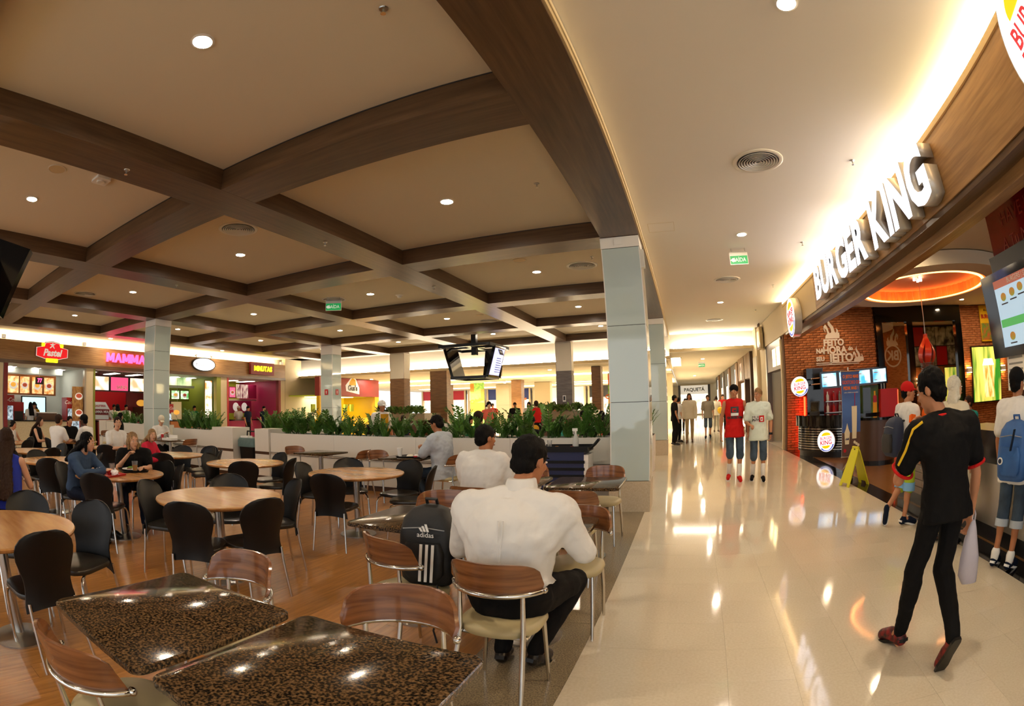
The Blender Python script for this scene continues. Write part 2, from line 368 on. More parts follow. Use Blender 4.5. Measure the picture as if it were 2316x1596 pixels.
for j, (x, y, z) in enumerate(((1.02, 23.96, 3.36), (1.02, 28.8, 3.36), (-6, 22.5, 3.1), (-12, 22.5, 3.1), (-16, 23, 3.1), (-4, 31, 3.1), (-12, 33, 3.1), (-9, 45, 3.1), (1, 40, 3.36), (-18, 40, 3.1))):
    downlight(x, y, z, 'small downlight in the lower ceiling beyond the soffit' if j > 1 else 'downlight beyond the corridor soffit, ' + ['nearer', 'farther'][j] + ' one', 2.2)
# ================================================================== COLUMNS
def column(label, x0, x1, y0, y1, zt, clad, z_lo=.43, joints=(.43, 1.51, 2.56, 3.67), cap='white', low=None):
    t = thing('column', label, 'column', ((x0 + x1) / 2, (y0 + y1) / 2, 0)); w, d = (x1 - x0) / 2, (y1 - y0) / 2
    if z_lo: B('base', 'stone_base', t, -w - .012, w + .012, -d - .012, d + .012, 0, z_lo - .004)
    B('core', 'dark_grey', t, -w + .02, w - .02, -d + .02, d - .02, z_lo, zt - .005)
    js = list(joints)
    for a, b in zip(js, js[1:]):
        m = clad if not low or a < low else cap
        for s in (-1, 1):
            B('panel', m, t, -w + .012, w - .012, s * d, s * (d - .015), a + .004, b - .004)
            B('panel', m, t, s * w, s * (w - .015), -d + .012, d - .012, a + .004, b - .004)
    for sx in (-1, 1):
        for sy in (-1, 1): B('corner_trim', 'white' if clad == 'back_glass' else clad, t, sx * w, sx * (w - .012), sy * d, sy * (d - .012), z_lo, js[-1])
    if js[-1] < zt - .02: B('cap', cap, t, -w - .004, w + .004, -d - .004, d + .004, js[-1] + .004, zt - .005)
    return t
c1 = column('glass clad column on a pale stone base at the corridor edge, nearest', -1.03, -.47, 7.05, 7.58, ZB, 'back_glass')
MB().box(-.06, .06, -.003, 0, -.04, .04).build('notice_plate', 'paper', c1, loc=(-.02, -.275, 3.755))
MB().box(-.02, .03, -.05, .05, -.13, .13).build('siren_box', 'white_panel', c1, loc=(.30, -.18, 3.5))
column('glass clad column in the corridor, second beyond the tall one', -1.03, -.47, 14.62, 15.15, ZB, 'back_glass')
column('glass clad column standing before the pink lettering shop', -12.5, -11.94, 7.02, 7.55, ZB, 'back_glass', joints=(.43, 1.5, 2.5, 3.0, 3.66))
column('glass clad column left of the yellow kiosk with fire notices', -12.5, -11.94, 14.64, 15.17, ZB, 'back_glass', joints=(.43, 1.55, 3.5))
c5 = column('brown wood clad column with a white upper half right of the yellow kiosk', -11.9, -11.2, 18.5, 19.0, ZB, 'col_wood', .3, (.3, 1.2, 2.05, 2.75, 3.8), 'plaster', 2.6)
c6 = column('grey clad column with a framed notice and a leafy planter round it', -4.72, -4.12, 18.6, 19.0, ZB, 'col_grey', .3, (.3, 1.2, 1.95, 2.75, 3.8), 'plaster', 2.6)
B('framed_notice', 'white', c6, -.06, .06, -.225, -.205, 1.62, 1.85); B('notice_print', 'dark_grey', c6, -.035, .035, -.23, -.224, 1.67, 1.82)
for s in (-1, 1):
    pass
column('brown wood clad column standing behind the white topped one', -10.55, -9.75, 19.6, 20.0, 3.08, 'col_wood', .3, (.3, 1.2, 2.05, 3.08))
for lb, x, y, w, cl in (('far brown wood column left of the hanging screens', -16.3, 32.5, .35, 'col_wood'), ('far brown wood column right of the navy shop sign', -10.0, 29.5, .32, 'col_wood'),
        ('far cream column between the screens and the brown column', -12.7, 34.4, .5, 'cream_wall'), ('far cream column right of the brown column', -9.5, 33.5, .55, 'cream_wall'), ('cream column at the mouth of the corridor shops', -.9, 30, .3, 'cream_wall'),
        ('slim brown column behind the grey one', -3.7, 21.5, .2, 'col_wood'), ('far cream column behind the tall glass one', -2.2, 36, .4, 'cream_wall')):
    column(lb, x - w, x + w, y, y + .6, 3.09 if x < -.95 else 3.34, cl, .3, (.3, 1.6, 3.08))
mat('banner_green', '5f8f3a', .6, col2='86b04a', nscale=9, vor=True); mat('banner_yellow', 'd8a81c', .6)
def promo(label, x, y, w=.45, z0=0, z1=2.95):
    t = thing('promo_wrap', label, 'banner', (x, y, 0))
    B('panel', 'banner_green', t, -w, w, -.02, .02, 1.75, z1); B('panel', 'banner_yellow', t, -w, w, -.02, .02, 1.2, 1.75); B('panel', 'banner_green', t, -w, w, -.02, .02, z0, 1.2)
    B('flower', 'orange', t, -w, -w + .25, -.03, -.02, z1 - .55, z1 - .05); B('flower', 'orange', t, w - .2, w, -.03, -.02, z1 - .9, z1 - .4)
    text('Cidades', .28, 'orange', t, (0, -.035, 1.9), rot=(PI / 2, -.25, 0), ext=.003, off=.01)
promo('green and yellow patterned column wrap under the hanging screens', -12.1, 28.4)
promo('green and yellow patterned column wrap right of the grey column', -3.35, 24.6, .3)
promo('small far green and yellow column wrap between cream columns', -10.6, 37.1, .5); promo('narrow far green column wrap beside the brown column', -10.9, 33.0, .18)
# ================================================================== PLANTERS AND PLANTS
mat('leaf', '54802e', .4, col2='335a1c', nscale=3, rnd=.25); mat('leaf_light', '577a2c', .4, col2='36571b', nscale=3, rnd=.25); mat('stem', '3d5a22', .6)
def plant_mesh(seed, h, n, spread, leafn, ll, wd):
    r = random.Random(seed); st = MB(); lf = MB()
    for i in range(n):
        a = r.uniform(0, 2 * PI); sp = spread * r.uniform(.3, 1); hh = h * r.uniform(.45, 1.1); pts = []
        for k in range(6):
            t = k / 5; pts.append(V((math.cos(a) * (sp * t ** 1.6 + .03), math.sin(a) * (sp * t ** 1.6 + .03), hh * (t - .12 * t * t * (1 + sp)))))
        st.tube(pts, [.007, .006, .006, .005, .004, .002], 5)
        for k in range(leafn):
            t = .28 + .72 * k / (leafn - 1); j = min(int(t * 5), 4); p = pts[j].lerp(pts[j + 1], t * 5 - j); d = (pts[j + 1] - pts[j]).normalized()
            for s in (-1, 1):
                side = d.cross(V((math.cos(a), math.sin(a), .2))).normalized() * s
                if side.length < .1: side = V((1, 0, 0))
                dr = (side * .8 + d * .75 + V((0, 0, r.uniform(-.2, .25)))).normalized(); l = ll * r.uniform(.7, 1.1) * (1.1 - .4 * t); w = d.cross(dr).cross(dr).normalized() * wd * l
                nrm = dr.cross(w).normalized() * l * .07
                lf.add([p, p + dr * l * .45 + w + nrm, p + dr * l, p + dr * l * .45 - w + nrm], [(0, 1, 2), (0, 2, 3)])
    a = st.mesh('stems'); a.materials.append(MATS['stem']); b = bpy.data.meshes.new('foliage'); b.from_pydata([tuple(v) for v in lf.v], [], lf.f); b.materials.append(MATS['leaf']); return a, b
PM = [plant_mesh(s, .58, 7 + s % 3, .30, 10, .105, .27) for s in range(5)]; PB = [plant_mesh(20 + s, .34, 16, .24, 8, .12, .42) for s in range(3)]
for a, b in PB: b.materials.clear(); b.materials.append(MATS['leaf_light'])
def plant(x, y, z, label, group, k, sc=1, set_=PM, rz=None):
    t = thing('foliage_plant', label, 'plant', (x, y, z), rz if rz is not None else random.uniform(0, 6), group); t.scale = (sc, sc, sc)
    link('stems', set_[k % len(set_)][0], t); link('foliage', set_[k % len(set_)][1], t); return t
def planter(label, x0, x1, y0, y1, h, rail=True, joints=()):
    t = thing('planter', label, 'planter', ((x0 + x1) / 2, (y0 + y1) / 2, 0)); w, d = (x1 - x0) / 2, (y1 - y0) / 2
    B('kick', 'brown', t, -w + .01, w - .01, -d + .02, d - .02, 0, .1)
    js = [x0] + list(joints) + [x1]
    for a, b in zip(js, js[1:]):
        a -= (x0 + x1) / 2; b -= (x0 + x1) / 2
        for za, zb in ((.1, .56), (.60, h)): B('panel', 'white_panel', t, a + .002, b - .002, -d, -d + .02, za, zb)
        B('panel', 'white_panel', t, a + .002, b - .002, d - .02, d, .1, h)
    for s in (-1, 1): B('end_panel', 'white_panel', t, s * w, s * (w - .02), -d + .02, d - .02, .1, h)
    B('bumper', 'brown', t, -w, w, -d + .004, -d + .015, .555, .605); MB().cyl((-w, -d - .012, .58), (w, -d - .012, .58), .012).build('rail', 'steel', t)
    B('soil', 'planter_inner', t, -w + .02, w - .02, -d + .02, d - .02, h - .14, h - .06); return t
planter('long white planter box running left from the glass column', -7.96, -1.09, 7.62, 8.1, 1.0, joints=(-6.2, -4.4, -2.7))
random.seed(5)
for i in range(40):
    plant(-1.3 - i * .166 + random.uniform(-.04, .04), 7.86 + random.uniform(-.1, .1), .92, 'glossy green leafy plant growing in the long white planter', 'plants in the long white planter', i, random.uniform(.7, 1.2))
for lb, x0, x1, y0 in (('white planter end block left of the long planter', -8.42, -7.98, 7.58), ('white planter end block left of the black bin', -10.0, -9.2, 7.58), ('white end block beside the tall red drinks fridge', -17.0, -16.4, 7.6)):
    t = thing('planter_block', lb, 'planter', ((x0 + x1) / 2, 7.86, 0)); w = (x1 - x0) / 2
    B('body', 'white_panel', t, -w, w, y0 - 7.86, .26, .08, 1.08); B('kick', 'brown', t, -w + .01, w - .01, y0 - 7.85, .25, 0, .08); B('bumper', 'brown', t, -w - .001, w + .001, y0 - 7.864, y0 - 7.85, .54, .6)
planter('short white planter box between the end block and the left column', -11.9, -10.02, 7.62, 8.1, 1.0)
for i in range(9): plant(-10.15 - i * .205, 7.86 + random.uniform(-.08, .08), .92, 'leafy plant in the short white planter behind the capped man', 'plants in the short planter', i, random.uniform(.8, 1.1))
planter('white planter box left of the left glass column', -16.38, -12.56, 7.62, 8.1, 1.05)
for i in range(13): plant(-12.8 - i * .28, 7.86 + random.uniform(-.08, .08), .97, 'leafy plant in the planter left of the glass column', 'plants left of the glass column', i, random.uniform(.75, 1.0))
planter('second white planter behind the black bin', -9.9, -7.6, 9.0, 9.4, .98)
for i in range(9): plant(-7.8 - i * .24, 9.2, .9, 'leafy plant in the planter behind the black bin', 'plants behind the bin', i, random.uniform(.9, 1.15))
def col_planter(label, x, y, w, d, z, m='granite_floor'):
    t = thing('column_planter', label, 'planter', (x, y, 0)); 
    for s in (-1, 1): B('trough_side', m, t, -w, w, s * d, s * (d - .12), z - .28, z); B('trough_side', m, t, s * w, s * (w - .12), -d + .12, d - .12, z - .28, z)
    B('skirt', 'brown', t, -w + .2, w - .2, -d + .01, -d + .04, 0, z - .28); B('skirt', 'brown', t, -w + .2, w - .2, d - .04, d - .01, 0, z - .28)
    for i in range(9):
        a = -1 + 2 * i / 8; plant(x + a * (w - .15), y - d + .0, z - .02, 'bushy light green plant in the ' + label, 'plants of ' + label[:24], i, random.uniform(.8, 1.05), PB)
col_planter('stone trough round the wood clad column', -11.2, 18.9, 1.15, .75, 1.28); col_planter('pale trough round the grey column', -4.35, 18.85, 1.1, .7, 1.28)
for s in (0,):
    t = thing('tall_planter', 'tall white planter pot with a leafy plant before the second glass column', 'planter', (-.86, 11.6, 0)); MB().prism(rrect(-.2, .2, -.3, .3, .03), 0, .78).build('body', 'white_panel', t); B('soil', 'planter_inner', t, -.18, .18, -.28, .28, .77, .785)
    for k in range(3): plant(-.86, 11.4 + .2 * k, .77, 'bushy plant in the tall white pot', 'plants in the tall white pot', k, 1.0)
# ================================================================== FURNITURE
mesh_cache = {}
def black_chair_meshes():
    prof = [(.355, .19, -.235), (.40, .186, -.232), (.46, .172, -.232), (.52, .166, -.238), (.57, .172, -.247), (.62, .188, -.258), (.67, .203, -.27), (.72, .208, -.283), (.765, .196, -.296), (.80, .168, -.306), (.825, .13, -.314), (.842, .075, -.32), (.847, .02, -.322)]
    nU = 12; v = []; f = []
    for side in (0, 1):
        for z, w, y in prof:
            for u in range(nU + 1):
                a = -1 + 2 * u / nU; zz = z + (.035 * (1 - a * a) if z < .36 else 0); v.append((a * w, y + .055 * a * a * (w / .2) - (.012 if side else 0), zz))
    n = nU + 1; m = len(prof); o = n * m
    for i in range(m - 1):
        for j in range(nU): f += [(i * n + j, i * n + j + 1, (i + 1) * n + j + 1, (i + 1) * n + j), (o + i * n + j, o + (i + 1) * n + j, o + (i + 1) * n + j + 1, o + i * n + j + 1)]
    for i in range(m - 1): f += [(i * n, (i + 1) * n, o + (i + 1) * n, o + i * n), (i * n + nU, o + i * n + nU, o + (i + 1) * n + nU, (i + 1) * n + nU)]
    for j in range(nU): f += [(j, o + j, o + j + 1, j + 1), ((m - 1) * n + j, (m - 1) * n + j + 1, o + (m - 1) * n + j + 1, o + (m - 1) * n + j)]
    bk = MB().add(v, f).mesh('backrest'); bk.materials.append(MATS['black_plastic']); bk.shade_smooth(); bk.set_sharp_from_angle(angle=.9)
    sb = MB(); P = rrect(-.205, .205, -.225, .215, .13, 7); rs = []
    for k, z in ((.86, .425), (.97, .43), (1, .445), (.97, .462), (.8, .472), (.4, .466)): rs.append([(x * k, y * k, z) for x, y in P])
    seat = sb.loft(rs).mesh('seat'); seat.materials.append(MATS['dark_seat']); seat.shade_smooth(); seat.set_sharp_from_angle(angle=.9)
    return bk, seat
BK_, SEAT_ = black_chair_meshes()
def leg_mesh(path, r=.0115):
    me = MB().tube(path, r, 8).mesh('leg'); me.materials.append(MATS['chrome']); me.shade_smooth(); me.set_sharp_from_angle(angle=.8); return me
BL = [leg_mesh([(s * .13, .06, .42), (s * .165, .13, .42), (s * .18, .175, .405), (s * .19, .195, .36), (s * .205, .225, 0)]) for s in (-1, 1)] + [leg_mesh([(s * .165, -.215, .42), (s * .17, -.225, .3), (s * .19, -.265, 0)]) for s in (-1, 1)]
def black_chair(x, y, face, label, group='black plastic chairs at the round tables'):
    t = thing('black_chair', label, 'chair', (x, y, 0), face - PI / 2, group)
    link('backrest', BK_, t); link('seat', SEAT_, t)
    for l in BL: link('leg', l, t)
    return t
def wood_chair_meshes():
    n = 18; R = .235; cy_ = -.02; v = []; f = []
    def pt(a, r): return (r * math.sin(a), cy_ - r * math.cos(a) * .92)
    for side, r in ((0, R), (1, R - .014)):
        for k in range(n + 1):
            a = (-1 + 2 * k / n) * 1.22; e = 1 - abs(-1 + 2 * k / n) ** 4; x, y = pt(a, r)
            for t in range(4):
                z0, z1 = .667, .667 + .035 + .115 * max(e, 0) ** .55; z = z0 + (z1 - z0) * t / 3; v.append((x * (1 + .05 * t / 3), y - .018 * t / 3, z))
    o = 4 * (n + 1)
    for k in range(n):
        for t in range(3): f += [(k * 4 + t, (k + 1) * 4 + t, (k + 1) * 4 + t + 1, k * 4 + t + 1), (o + k * 4 + t, o + k * 4 + t + 1, o + (k + 1) * 4 + t + 1, o + (k + 1) * 4 + t)]
        f += [(k * 4, o + k * 4, o + (k + 1) * 4, (k + 1) * 4), (k * 4 + 3, (k + 1) * 4 + 3, o + (k + 1) * 4 + 3, o + k * 4 + 3)]
    for k in (0, n):
        for t in range(3): f.append((k * 4 + t, k * 4 + t + 1, o + k * 4 + t + 1, o + k * 4 + t))
    bk = MB().add(v, f).mesh('backrest'); bk.materials.append(MATS['veneer']); bk.shade_smooth(); bk.set_sharp_from_angle(angle=.7)
    path = [(*pt((-1 + 2 * k / n) * 1.26, R + .002), .662) for k in range(n + 1)]
    rail = MB().tube(path, .0135, 8).ell(path[0], .017).ell(path[-1], .017).mesh('rail'); rail.materials.append(MATS['chrome']); rail.shade_smooth()
    sb = []; P = rrect(-.205, .205, -.21, .215, .17, 8)
    for k, z in ((.8, .425), (.96, .43), (1, .448), (.97, .468), (.8, .482), (.4, .487)): sb.append([(x * k, y * k, z) for x, y in P])
    seat = MB().loft(sb).mesh('seat'); seat.materials.append(MATS['cream_seat']); seat.shade_smooth(); seat.set_sharp_from_angle(angle=.9)
    legs = []
    for s in (-1, 1):
        x, y = pt(s * .72, R); legs.append(leg_mesh([(x, y, .662), (x * 1.02, y + .01, .46), (x * 1.12, y - .03, .25), (x * 1.2, y - .07, 0)], [.0105, .0145, .0145, .0105]))
        legs.append(leg_mesh([(s * .155, .14, .43), (s * .19, .19, 0)], [.0145, .0105]))
    fr = MB().tube([(-.16, .13, .425), (-.17, -.16, .425), (.17, -.16, .425), (.16, .13, .425), (-.16, .13, .425)], .01, 6).mesh('seat_frame'); fr.materials.append(MATS['chrome'])
    return bk, rail, seat, legs, fr
WBK, WRL, WST, WLG, WFR = wood_chair_meshes()
def wood_chair(x, y, face, label, group='wood backed chairs at the granite tables'):
    t = thing('wood_back_chair', label, 'chair', (x, y, 0), face - PI / 2, group)
    b = link('backrest', WBK, t); link('rail', WRL, t); link('seat', WST, t); link('seat_frame', WFR, t)
    for l in WLG: link('leg', l, t)
    return t
def me_(mb, m, smooth=True, nm='m'):
    me = mb.mesh(nm); me.materials.append(MATS[m])
    if smooth: me.shade_smooth(); me.set_sharp_from_angle(angle=.7)
    return me
RT_TOP = me_(MB().lathe([(0, .72), (.555, .72), (.565, .727), (.57, .742), (.565, .75), (0, .75)], n=56), 'table_wood', nm='tabletop')
RT_POLE = me_(MB().cyl((0, 0, .03), (0, 0, .72), .038, n=20), 'steel', nm='pedestal'); RT_BASE = me_(MB().lathe([(0, 0), (.215, 0), (.215, .012), (.1, .03), (.045, .04), (0, .04)], n=36), 'steel', nm='base')
RT_PL = me_(MB().lathe([(0, .70), (.16, .70), (.16, .72), (0, .72)], n=20), 'steel', nm='plate')
def round_table(x, y, label):
    t = thing('round_table', label, 'table', (x, y, 0), 0, 'round wooden tables')
    for n_, d in (('tabletop', RT_TOP), ('pedestal', RT_POLE), ('base', RT_BASE), ('plate', RT_PL)): link(n_, d, t)
    return t
GT = me_(MB().prism(rrect(-.355, .355, -.355, .355, .045), .722, .75, bev=.004), 'granite_top', nm='tabletop')
GP = me_(MB().cyl((0, 0, .02), (0, 0, .70), .042, n=20), 'steel', nm='pedestal'); GB = me_(MB().lathe([(0, 0), (.2, 0), (.2, .012), (.06, .03), (0, .03)], n=36), 'steel', nm='base')
GS = me_(MB().box(-.25, .25, -.03, .03, .70, .722).box(-.03, .03, -.25, .25, .702, .7215), 'white_panel', False, nm='support')
def granite_table(x, y, label, rz=0):
    t = thing('granite_table', label, 'table', (x, y, 0), rz, 'square granite tables')
    for n_, d in (('tabletop', GT), ('pedestal', GP), ('base', GB), ('support', GS)): link(n_, d, t)
    return t
granite_table(-1.642, .93, 'speckled granite table at the lower left, farther from the corridor'); granite_table(-.882, .947, 'speckled granite table nearest the viewer at the bottom edge')
granite_table(-1.735, 3.005, 'granite table beside the black backpack'); granite_table(-.905, 2.985, 'granite table the white shirted man leans on')
granite_table(-.935, 4.87, 'granite table between the seated man and the glass column'); granite_table(-1.72, 4.87, 'granite table before the man in the white t-shirt')
granite_table(-5.86, 6.83, 'small granite table by the white planter with no tray'); granite_table(-4.06, 6.8, 'granite table with the black food tray by the planter')
granite_table(-10.9, 6.9, 'granite table of the man in the cap'); granite_table(-14.2, 7.0, 'far granite table by the left planter')
def wc(x, y, tx, ty, label): return wood_chair(x, y, math.atan2(ty - y, tx - x), label)
wood_chair(-1.84, 1.365, -PI / 2, 'wood backed chair tucked behind the left granite table'); wood_chair(-1.56, .62, 1.72, 'wood backed chair at the bottom left corner, seen from behind')
wood_chair(-.937, 1.393, -PI / 2 + .266, 'wood backed chair facing the viewer across the nearest granite table'); wc(-.82, 2.24, -.80, 3.1, 'wood backed chair the white shirted man sits on')
wood_chair(-1.46, 2.43, 1.145, 'wood backed chair holding the black backpack'); wood_chair(-1.83, 3.57, -PI / 2 + .38, 'wood backed chair across the table behind the backpack')
wood_chair(-.69, 3.17, -PI / 2, 'cream seated chair tucked under the white shirted man\'s table from its far side')
wc(-.88, 5.46, -.93, 4.8, 'wood backed chair against the glass column'); wc(-.92, 4.22, -.93, 5.0, 'wood backed chair on the near side of the table by the column')
wc(-1.80, 4.22, -1.74, 5.0, 'wood backed chair under the man in the white t-shirt'); wc(-4.62, 6.95, -4.0, 6.8, 'empty wood backed chair across from the man in the pale blue shirt')
wc(-3.42, 6.82, -4.2, 6.82, 'wood backed chair the man in the pale blue shirt sits on'); wc(-6.5, 6.95, -5.8, 6.8, 'left wood backed chair of the empty table by the planter')
wc(-5.2, 6.98, -5.9, 6.85, 'right wood backed chair of the empty table by the planter'); wc(-10.2, 6.95, -10.9, 6.9, 'empty wood backed chair across from the capped man')
wc(-11.55, 6.95, -10.9, 6.9, 'wood backed chair under the man in the cap'); wc(-1.75, 5.5, -1.72, 4.9, 'wood backed chair on the far side of the table before the white t-shirt man')
wc(-13.5, 7.0, -14.2, 7.0, 'wood backed chair at the far table by the left planter, right side'); wc(-14.9, 7.0, -14.2, 7.0, 'wood backed chair at the far table by the left planter, left side')
wc(-.95, 12.3, -.95, 13.2, 'lone wood backed chair half hidden behind the glass column')
TB = {'T1': (-3.57, 2.74), 'T2': (-3.42, .66), 'T3': (-5.58, 2.74), 'T4': (-3.62, 4.85), 'T5': (-5.6, 4.83), 'T6': (-7.4, 4.7), 'T7': (-7.45, 2.5), 'T8': (-9.2, 2.65), 'T9': (-9.4, 4.6), 'TA': (-11.4, 4.4), 'TB': (-5.6, .5), 'TC': (-11.4, 2.6)}
TL = {'T1': 'round wooden table in the left middle, empty', 'T2': 'round wooden table cut by the left edge', 'T3': 'round wooden table with the red food tray', 'T4': 'round wooden table left of the pale blue shirted man', 'T5': 'round wooden table right of the girl in pink, empty', 'T6': 'round wooden table the girl in pink sits at', 'T7': 'round table behind the woman in denim', 'T8': 'round table at the far left behind the denim woman\'s table', 'T9': 'round table behind the boy in the white shirt', 'TA': 'round table of the group before the fried pastry shop', 'TB': 'round table by the long haired woman at the left edge', 'TC': 'far round table by the left edge'}
for k, (x, y) in TB.items(): round_table(x, y, TL[k])
def bc(k, rx, ry, label, turn=0, r=None):
    x, y = TB[k]; d = math.hypot(rx, ry); r = r or d; ux, uy = rx / d, ry / d    # rx, ry: where the backrest stands from the table's middle
    face = math.atan2(-uy, -ux) + turn; bx, by = x + ux * r, y + uy * r
    return black_chair(bx + .27 * math.cos(face), by + .27 * math.sin(face), face, label)
bc('T1', .435, -.66, 'black chair in front of the empty left middle table, its back to the viewer'); bc('T1', .74, -.12, 'black chair at the right of the empty left middle table')
bc('T1', .25, .74, 'black chair at the far right of the empty left middle table', -.15); bc('T1', -.72, -.33, 'black chair at the left of the empty left middle table'); bc('T1', -.55, .58, 'black chair across the empty left middle table')
bc('T4', .22, -.82, 'black chair in front of the table left of the blue shirted man'); bc('T4', -.74, -.15, 'black chair at the left of that table, seen nearly edge on'); bc('T4', -.6, .62, 'black chair across the table left of the blue shirted man', 0, .82)
bc('T4', .30, .76, 'black chair before the pale blue shirted man, facing left', .3); bc('T4', .88, .25, 'black chair with a pale seat right of the table before the blue shirted man', .1)
bc('T5', .54, -.5, 'black chair in front of the table right of the girl in pink'); bc('T5', 0, .75, 'black chair across the table right of the girl in pink', -.2); bc('T5', .74, .22, 'black chair at the right of the table right of the girl in pink', .1); bc('T5', -.68, -.16, 'black chair at the left of the table right of the girl in pink')
bc('T6', .1, .8, 'black chair at the far right of the pink girl\'s table'); bc('T6', .72, .5, 'black chair turned edge on right of the pink girl\'s table', .3); bc('T6', -.55, .6, 'black chair across the pink girl\'s table'); bc('T6', -.1, .85, 'black chair beside the one across the pink girl\'s table', .2, .95); bc('T6', .55, -.55, 'black chair in front of the pink girl\'s table'); bc('T6', -.66, -.38, 'black chair the girl in pink sits on')
bc('T3', -.66, -.55, 'black chair the woman in denim sits on'); bc('T3', .50, -.56, 'black chair in front of the table with the red tray'); bc('T3', .34, .70, 'black chair at the right of the table with the red tray'); bc('T3', -.16, .80, 'black chair the woman in black sits on')
bc('T2', .42, .12, 'black chair in front of the table at the left edge, seen from behind', -.2, .62); bc('T2', -.1, .82, 'black chair with a shiny back right of the table at the left edge', .35); bc('T2', -.75, .45, 'black chair behind the table at the left edge')
bc('TB', .35, .75, 'black chair under the long haired woman at the left edge'); bc('TB', .75, .3, 'black chair right of the long haired woman')
bc('T7', .62, -.3, 'black chair in front of the table behind the denim woman'); bc('T7', -.4, .6, 'black chair across the table behind the denim woman'); bc('T7', .2, .72, 'black chair at the right of the table behind the denim woman'); bc('T7', -.7, -.1, 'black chair at the left of the table behind the denim woman')
bc('T8', .65, .2, 'black chair right of the far left table'); bc('T8', -.2, .7, 'black chair behind the far left table'); bc('T8', .4, -.6, 'black chair in front of the far left table'); bc('T9', .5, -.5, 'black chair in front of the boy in the white shirt'); bc('T9', .3, .7, 'black chair behind the boy in the white shirt')
bc('T9', -.6, -.4, 'black chair the boy in the white shirt sits on'); bc('TA', .75, -.05, 'black chair right of the group before the pastry shop'); bc('TA', .1, -.75, 'black chair the man in the white t-shirt at the far left sits on'); bc('TC', .6, .4, 'black chair beside the far round table at the left'); bc('TC', -.2, .7, 'black chair behind the far round table at the left')
# ================================================================== PEOPLE
def remesh(o, vox, it=4):
    m = o.modifiers.new('surface', 'REMESH'); m.mode = 'VOXEL'; m.voxel_size = vox; m.use_smooth_shade = True
    if it: k = o.modifiers.new('soften', 'SMOOTH'); k.iterations = it; k.factor = .5
    return o
def ruffle(o, st, size, tall=False):       # cloth folds, hair tufts
    k = 'ruffle_%d' % int(size * 1000); x = bpy.data.textures.get(k) or bpy.data.textures.new(k, 'CLOUDS'); x.noise_scale = size; x.noise_depth = 2
    m = o.modifiers.new('folds', 'DISPLACE'); m.texture = x; m.strength = st; m.mid_level = .5; m.texture_coords = 'LOCAL'
def ring_loft(mb, st, n=16):
    mb.loft([[tuple(c + a * (rx * math.cos(t * 2 * PI / n)) + b * (ry * math.sin(t * 2 * PI / n))) for t in range(n)] for c, a, b, rx, ry in st])
def frame(o, x, y, z): return Matrix(((x[0], y[0], z[0], o[0]), (x[1], y[1], z[1], o[1]), (x[2], y[2], z[2], o[2]), (0, 0, 0, 1)))
def hand(mb, wr, d, nrm, curl=.5, s=1, side=1, fine=True):
    d = d.normalized(); nrm = (nrm - d * nrm.dot(d)).normalized(); ac = d.cross(nrm) * side
    mb.ell((0, 0, 0), (.038 * s, .015 * s, .05 * s), 10, 8, frame(wr + d * .048 * s, ac, nrm, d))
    if not fine: mb.cap(wr + d * .08 * s, wr + d * .13 * s + nrm * .03 * curl, .022 * s, .014 * s); return
    for k, (o, l) in enumerate(((-.029, .058), (-.01, .072), (.01, .076), (.029, .066))):
        b = wr + d * .085 * s + ac * o * s; d1 = (d * math.cos(curl) + nrm * math.sin(curl) + ac * o * 2).normalized(); d2 = (d * math.cos(curl * 2.2) + nrm * math.sin(curl * 2.2)).normalized()
        m = b + d1 * l * .55 * s; mb.cap(b, m, .0098 * s, .0088 * s, 8); mb.cap(m, m + d2 * l * .5 * s, .0088 * s, .0072 * s, 8)
    b = wr + d * .028 * s + ac * .03 * s; m = b + (ac * .8 + d * .6 + nrm * .35).normalized() * .04 * s
    mb.cap(b, m, .013 * s, .0105 * s, 8); mb.cap(m, m + (d * .8 + nrm * .5).normalized() * .032 * s, .0105 * s, .008 * s, 8)
STAND = dict(pelvis=(0, 0, .95), chest=(0, 0, 1.27), neck=(0, .0, 1.49), head=(0, .025, 1.625), shR=(.185, 0, 1.415), shL=(-.185, 0, 1.415), elR=(.235, -.02, 1.13), elL=(-.235, -.02, 1.13),
             wrR=(.24, .07, .88), wrL=(-.24, .07, .88), hipR=(.092, 0, .93), hipL=(-.092, 0, .93), knR=(.1, .02, .50), knL=(-.1, .02, .50), anR=(.105, -.03, .085), anL=(-.105, -.03, .085), toeR=(.125, .14, .03), toeL=(-.125, .14, .03))
SIT = dict(pelvis=(0, 0, .555), chest=(0, .02, .875), neck=(0, .06, 1.09), head=(0, .10, 1.225), shR=(.185, .03, 1.02), shL=(-.185, .03, 1.02), elR=(.245, .14, .77), elL=(-.245, .14, .77),
           wrR=(.13, .36, .79), wrL=(-.13, .36, .79), hipR=(.092, .03, .54), hipL=(-.092, .03, .54), knR=(.12, .43, .50), knL=(-.12, .43, .50), anR=(.12, .40, .09), anL=(-.12, .40, .09), toeR=(.13, .55, .03), toeL=(-.13, .55, .03))
